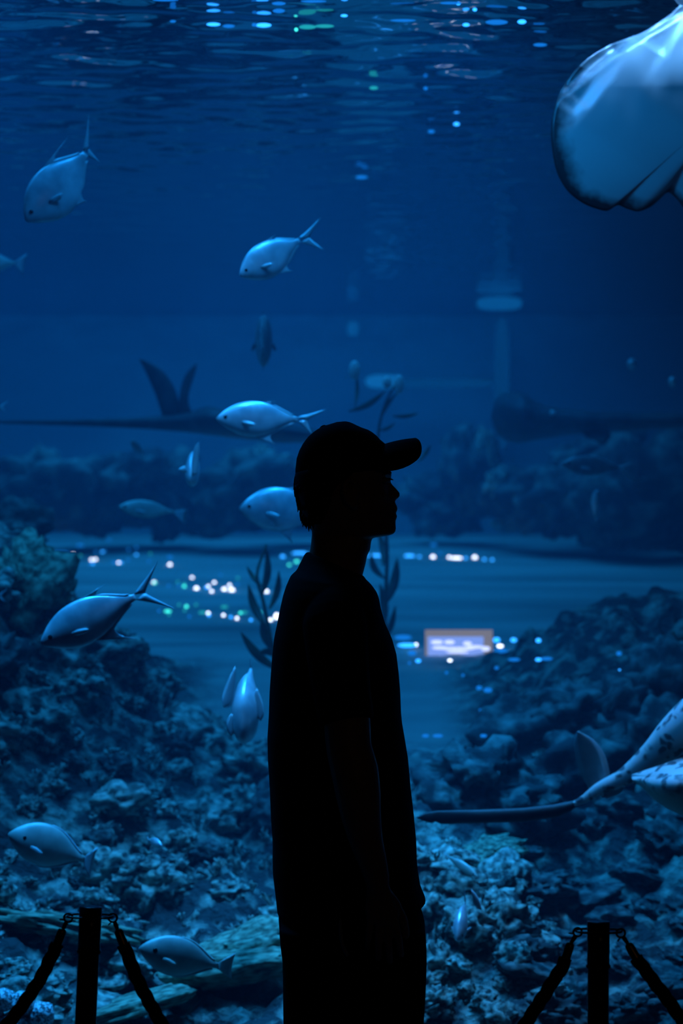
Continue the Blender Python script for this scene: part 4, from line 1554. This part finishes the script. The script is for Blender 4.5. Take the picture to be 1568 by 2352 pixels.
kelp('broken branching plant at the right edge above the spotted ray', [(1560, 1600), (1548, 1540), (1556, 1490), (1545, 1450)],
     [(1550, 1530, 1585, 1450, 20, 4), (1555, 1490, 1520, 1446, 16, -6), (1550, 1550, 1530, 1490, 18, -3), (1550, 1470, 1600, 1440, 20, 5)], 8.2)

# ------------------------------------------------------------------ glints and reflections in the tank, built as glowing shapes
GW = glow('white_glint', (.66, .78, 1.0), 4.0)
GB = glow('blue_glint', (.02, .30, 1.0), 3.0)
GF_ = glow('faint_blue_glint', (.005, .18, .72), 1.1)
GG = glow('green_glint', (.04, .75, .68), 2.4)
GT = glow('faint_green_glint', (.01, .30, .36), 1.3)
GMAT = {'w': GW, 'b': GB, 'f': GF_, 'g': GG, 't': GT}


def glint_row(label, pts, rpx=3.4, d=None, group='rows of small glints'):
    loc = None
    items = []
    for p in pts:
        px, py, c = p[:3]
        wv = p[3] if len(p) > 3 else rpx
        hv = p[4] if len(p) > 4 else rpx
        if d == 'surface':
            dd = .988 * (WZ - CAMZ - .006) * FPX / (1176 - py)
        else:
            dd = d if d else ground_hit(px, py, 9.9 if py < 1430 else 6.0) - (.06 if py < 1430 else .16)
        items.append((px, py, c, wv, hv, dd))
    og = P(items[0][0], items[0][1], items[0][5])
    rt = empty('glint_row', og)
    tag(rt, label, 'lights', group)  # emissive beads standing in for glints, not lamps
    for (px, py, c, wv, hv, dd) in items:
        s = dd / FPX
        b = MB()
        b.ellipsoid(P(px, py, dd), (wv * s, hv * s, hv * s), nu=12, nv=8)
        b.build('light', GMAT[c], rt, origin=og)  # emissive bead standing in for one glint, not a lamp
    return rt


glint_row('row of small white and blue glints on the far sand, above the dark-tailed fish',
          [(117, 1267, 'b'), (140, 1270, 'f', 18, 4), (162, 1278, 'w'), (168, 1274, 'w'), (185, 1277, 't'), (160, 1296, 'f'), (210, 1286, 'w'), (219, 1285, 'w'), (213, 1295, 'b'), (207, 1296, 'f'), (220, 1268, 'f'), (235, 1268, 'b'), (240, 1267, 'f'),
           (272, 1293, 'w'), (264, 1293, 'f', 8, 4), (278, 1293, 'b'), (294, 1287, 'f'), (295, 1263, 'f'), (313, 1258, 'f'), (313, 1275, 'b'), (184, 1253, 'f', 8, 4), (148, 1288, 't'), (390, 1297, 'w', 4, 4), (390, 1280, 'f', 7, 4), (342, 1290, 'f'), (345, 1272, 't', 3, 3), (250, 1241, 'f', 5, 3)])
glint_row('row of white and greenish glints on the sand, level with the upright dark tail',
          [(354, 1338, 'w', 4.2, 4.2), (355, 1339, 'g'), (441, 1327, 'w'), (451, 1352, 'w', 5, 5), (478, 1347, 'w'), (474, 1350, 'b'), (486, 1358, 'w'), (492, 1338, 'w'), (515, 1354, 'w', 5, 5), (527, 1344, 'w'), (532, 1356, 'w', 6, 6),
           (408, 1337, 't'), (423, 1341, 't'), (423, 1347, 'g', 4, 4), (387, 1346, 'f'), (546, 1328, 't'), (507, 1321, 'f'), (588, 1331, 'f'), (612, 1359, 'w', 4.5, 4.5), (545, 1342, 'f'), (410, 1345, 'f')])
glint_row('row of greenish and white lights on the nearer sand, ending at the man\'s back',  # glints on the sand, built as glowing beads
          [(385, 1404, 'g', 8, 3), (388, 1412, 't'), (365, 1403, 'f'), (411, 1389, 't'), (428, 1393, 'g', 4, 4), (424, 1402, 't'), (450, 1389, 't'), (465, 1407, 't', 9, 4), (478, 1408, 'w'), (480, 1413, 'b'), (513, 1413, 'w'), (530, 1417, 'b'), (544, 1420, 'w'), (552, 1408, 'g', 3.5, 3.5),
           (576, 1424, 'b'), (596, 1407, 'g', 4, 4), (621, 1424, 'w', 4.2, 4.2), (635, 1417, 'w', 6, 9), (515, 1394, 't', 8, 4), (435, 1416, 'f'), (560, 1407, 't', 8, 4)])
glint_row('short row of blue and green lights beside the man\'s nape',  # glints, built as glowing beads
          [(649, 1279, 'b', 5, 5), (664, 1298, 'g'), (681, 1291, 'g', 5, 5), (688, 1271, 'b', 18, 4)])
glint_row('row of blue and white lights on the far sand, right of the man\'s throat',  # glints on the sand, built as glowing beads
          [(862, 1277, 'b', 20, 4), (940, 1278, 'b', 12, 5), (963, 1279, 'b'), (994, 1280, 'w', 5, 5), (1031, 1280, 'w'), (1048, 1282, 'w', 13, 3.2), (1069, 1282, 'b'), (1090, 1281, 'w', 5, 5), (1112, 1285, 'b'), (1130, 1286, 'b'), (995, 1252, 'f', 7, 4), (1010, 1271, 'f')])
glint_row('scattered glints on the sand around the bright reflection right of the man',
          [(925, 1464, 'f', 20, 6), (935, 1482, 'b', 22, 5), (955, 1481, 'w', 4, 4), (946, 1500, 'f', 10, 6), (960, 1518, 'b', 6, 4), (940, 1523, 'f'), (1033, 1517, 'w', 5, 3), (1140, 1470, 'b', 8, 6), (1179, 1470, 'b', 7, 5), (1236, 1471, 'b', 6, 5), (1148, 1484, 'w', 7, 4),
           (1150, 1500, 'f', 20, 10), (1236, 1515, 'b', 7, 4), (1255, 1513, 'f', 14, 4), (1025, 1545, 'f'), (1063, 1551, 'f'), (1140, 1534, 'f', 5, 4), (1421, 1501, 'f', 6, 5), (1422, 1542, 'b', 6, 5), (1180, 1515, 'f', 14, 4)])
glint_row('dim blue glints on the near sand below the bright reflection',
          [(1103, 1631, 'f'), (1120, 1640, 'b', 8, 5), (1158, 1645, 'b', 6, 5), (1113, 1665, 'f', 7, 7), (1110, 1690, 'f', 8, 4), (977, 1690, 'f', 8, 4), (1005, 1690, 'f', 12, 4), (1338, 1628, 'f'), (1120, 1585, 'f', 10, 6), (1100, 1580, 'f', 7, 5)])
# glowing shapes in place of glints, just under the water surface
glint_row('line of bright glints on the water surface along the top',
          [(490, 56, 'b', 16, 4), (525, 60, 'f', 14, 4), (605, 58, 'b', 18, 5), (584, 57, 'f', 6, 4), (680, 68, 'g', 4, 4), (706, 62, 't', 20, 5), (745, 60, 't', 22, 4), (790, 36, 'b', 8, 3), (1090, 22, 'b', 5, 4), (1070, 57, 'b', 8, 4), (1140, 51, 'f', 26, 6), (1198, 50, 'b', 10, 5),
           (925, 47, 'f', 30, 3), (1035, 7, 'f', 26, 3), (1052, 8, 'b', 5, 4), (397, 49, 'f', 7, 3), (640, 25, 'f', 14, 5), (640, 8, 'f', 16, 4), (380, 0, 'f', 30, 3), (720, 3, 'f', 30, 3)], d='surface', group='glints on the water surface')
glint_row('few small glints on the ripples right of centre',
          [(1048, 285, 'b', 7, 4), (990, 302, 'f', 8, 4), (858, 202, 't', 10, 4), (977, 203, 'f', 5, 4), (1240, 103, 'f', 16, 4), (830, 407, 'f', 14, 4)], d='surface', group='glints on the water surface')

# glowing boxes standing in for the reflection of a lit window
dP = ground_hit(1055, 1500) - .1
og = P(1054, 1518, dP)
lp = empty('window_reflection', og)
tag(lp, 'small bright rectangular panel with beige rim lying beyond the man\'s chest', 'window reflection')  # stand-in for a lit window's reflection, not a real panel
b = MB()
a, c = P(976, 1447, dP), P(1131, 1518, dP)
b.box((a.x, dP, c.z), (c.x, dP + .02, a.z))
b.build('rim', glow('beige_glow', (.34, .34, .40), .55), lp, smooth=False, origin=og)
b = MB()
a, c = P(982, 1462, dP), P(1110, 1506, dP)
b.box((a.x, dP - .006, c.z), (c.x, dP, a.z))
b.build('bright_core', glow('blue_white_glow', (.22, .38, 1.0), .95), lp, smooth=False, origin=og)
for (px, py, wv, hv) in ((1003, 1475, 14, 5), (1032, 1475, 12, 5), (1073, 1478, 10, 5), (1050, 1490, 40, 4), (1090, 1486, 20, 4), (1010, 1488, 18, 4), (1050, 1498, 26, 3), (1115, 1490, 10, 6)):
    b = MB()
    s = dP / FPX
    b.ellipsoid(P(px, py, dP - .012), (wv * s, .006, hv * s), nu=12, nv=8)
    b.build('light', glow('white_blue_glow', (.5, .6, 1.0), 1.6), lp, origin=og)  # emissive spot for a bright part of the reflection

# glowing shapes added for patches and streaks of light at the back
def glow_patch(label, px, py, wv, hv, color, strength, d, depth=.03):
    b = MB()
    s = d / FPX
    c = P(px, py, d)
    rr = []
    for k, (q, yy) in enumerate(((.9, depth), (1, depth * .6), (1, -depth * .6), (.9, -depth))):
        rr.append([c + Vector((wv * s * q * math.copysign(abs(cos(2*pi*t/32)) ** .7, cos(2*pi*t/32)), yy, hv * s * q * math.copysign(abs(sin(2*pi*t/32)) ** .7, sin(2*pi*t/32)))) for t in range(32)])
    b.loft(rr)
    o = fix_normals(b.build('wall_glow', glow('far_glow', color, strength), None, origin=c))
    return tag(o, label, 'wall light')  # glowing shape added for a patch of light, not a lamp


glow_patch('blurred bright rectangular glow on the back wall above the cap peak', 882, 876, 43, 15, (.005, .19, .62), .62, 16.6)
glow_patch('long faint light streak on the back wall right of the kelp tips', 1000, 880, 130, 9, (.002, .14, .46), .24, 16.7)
glow_patch('pale oval glow under the surface beside the light column', 1146, 697, 52, 15, (.004, .18, .58), .40, 15.4)
glow_patch('tall faint glow on the back wall under the oval glow', 1152, 880, 17, 150, (.003, .17, .56), .17, 16.8)  # glowing strip added so the ripples mirror a light column
glow_patch('small faint glow below the ripples above the cap', 810, 755, 13, 16, (.004, .18, .6), .35, 16.5)
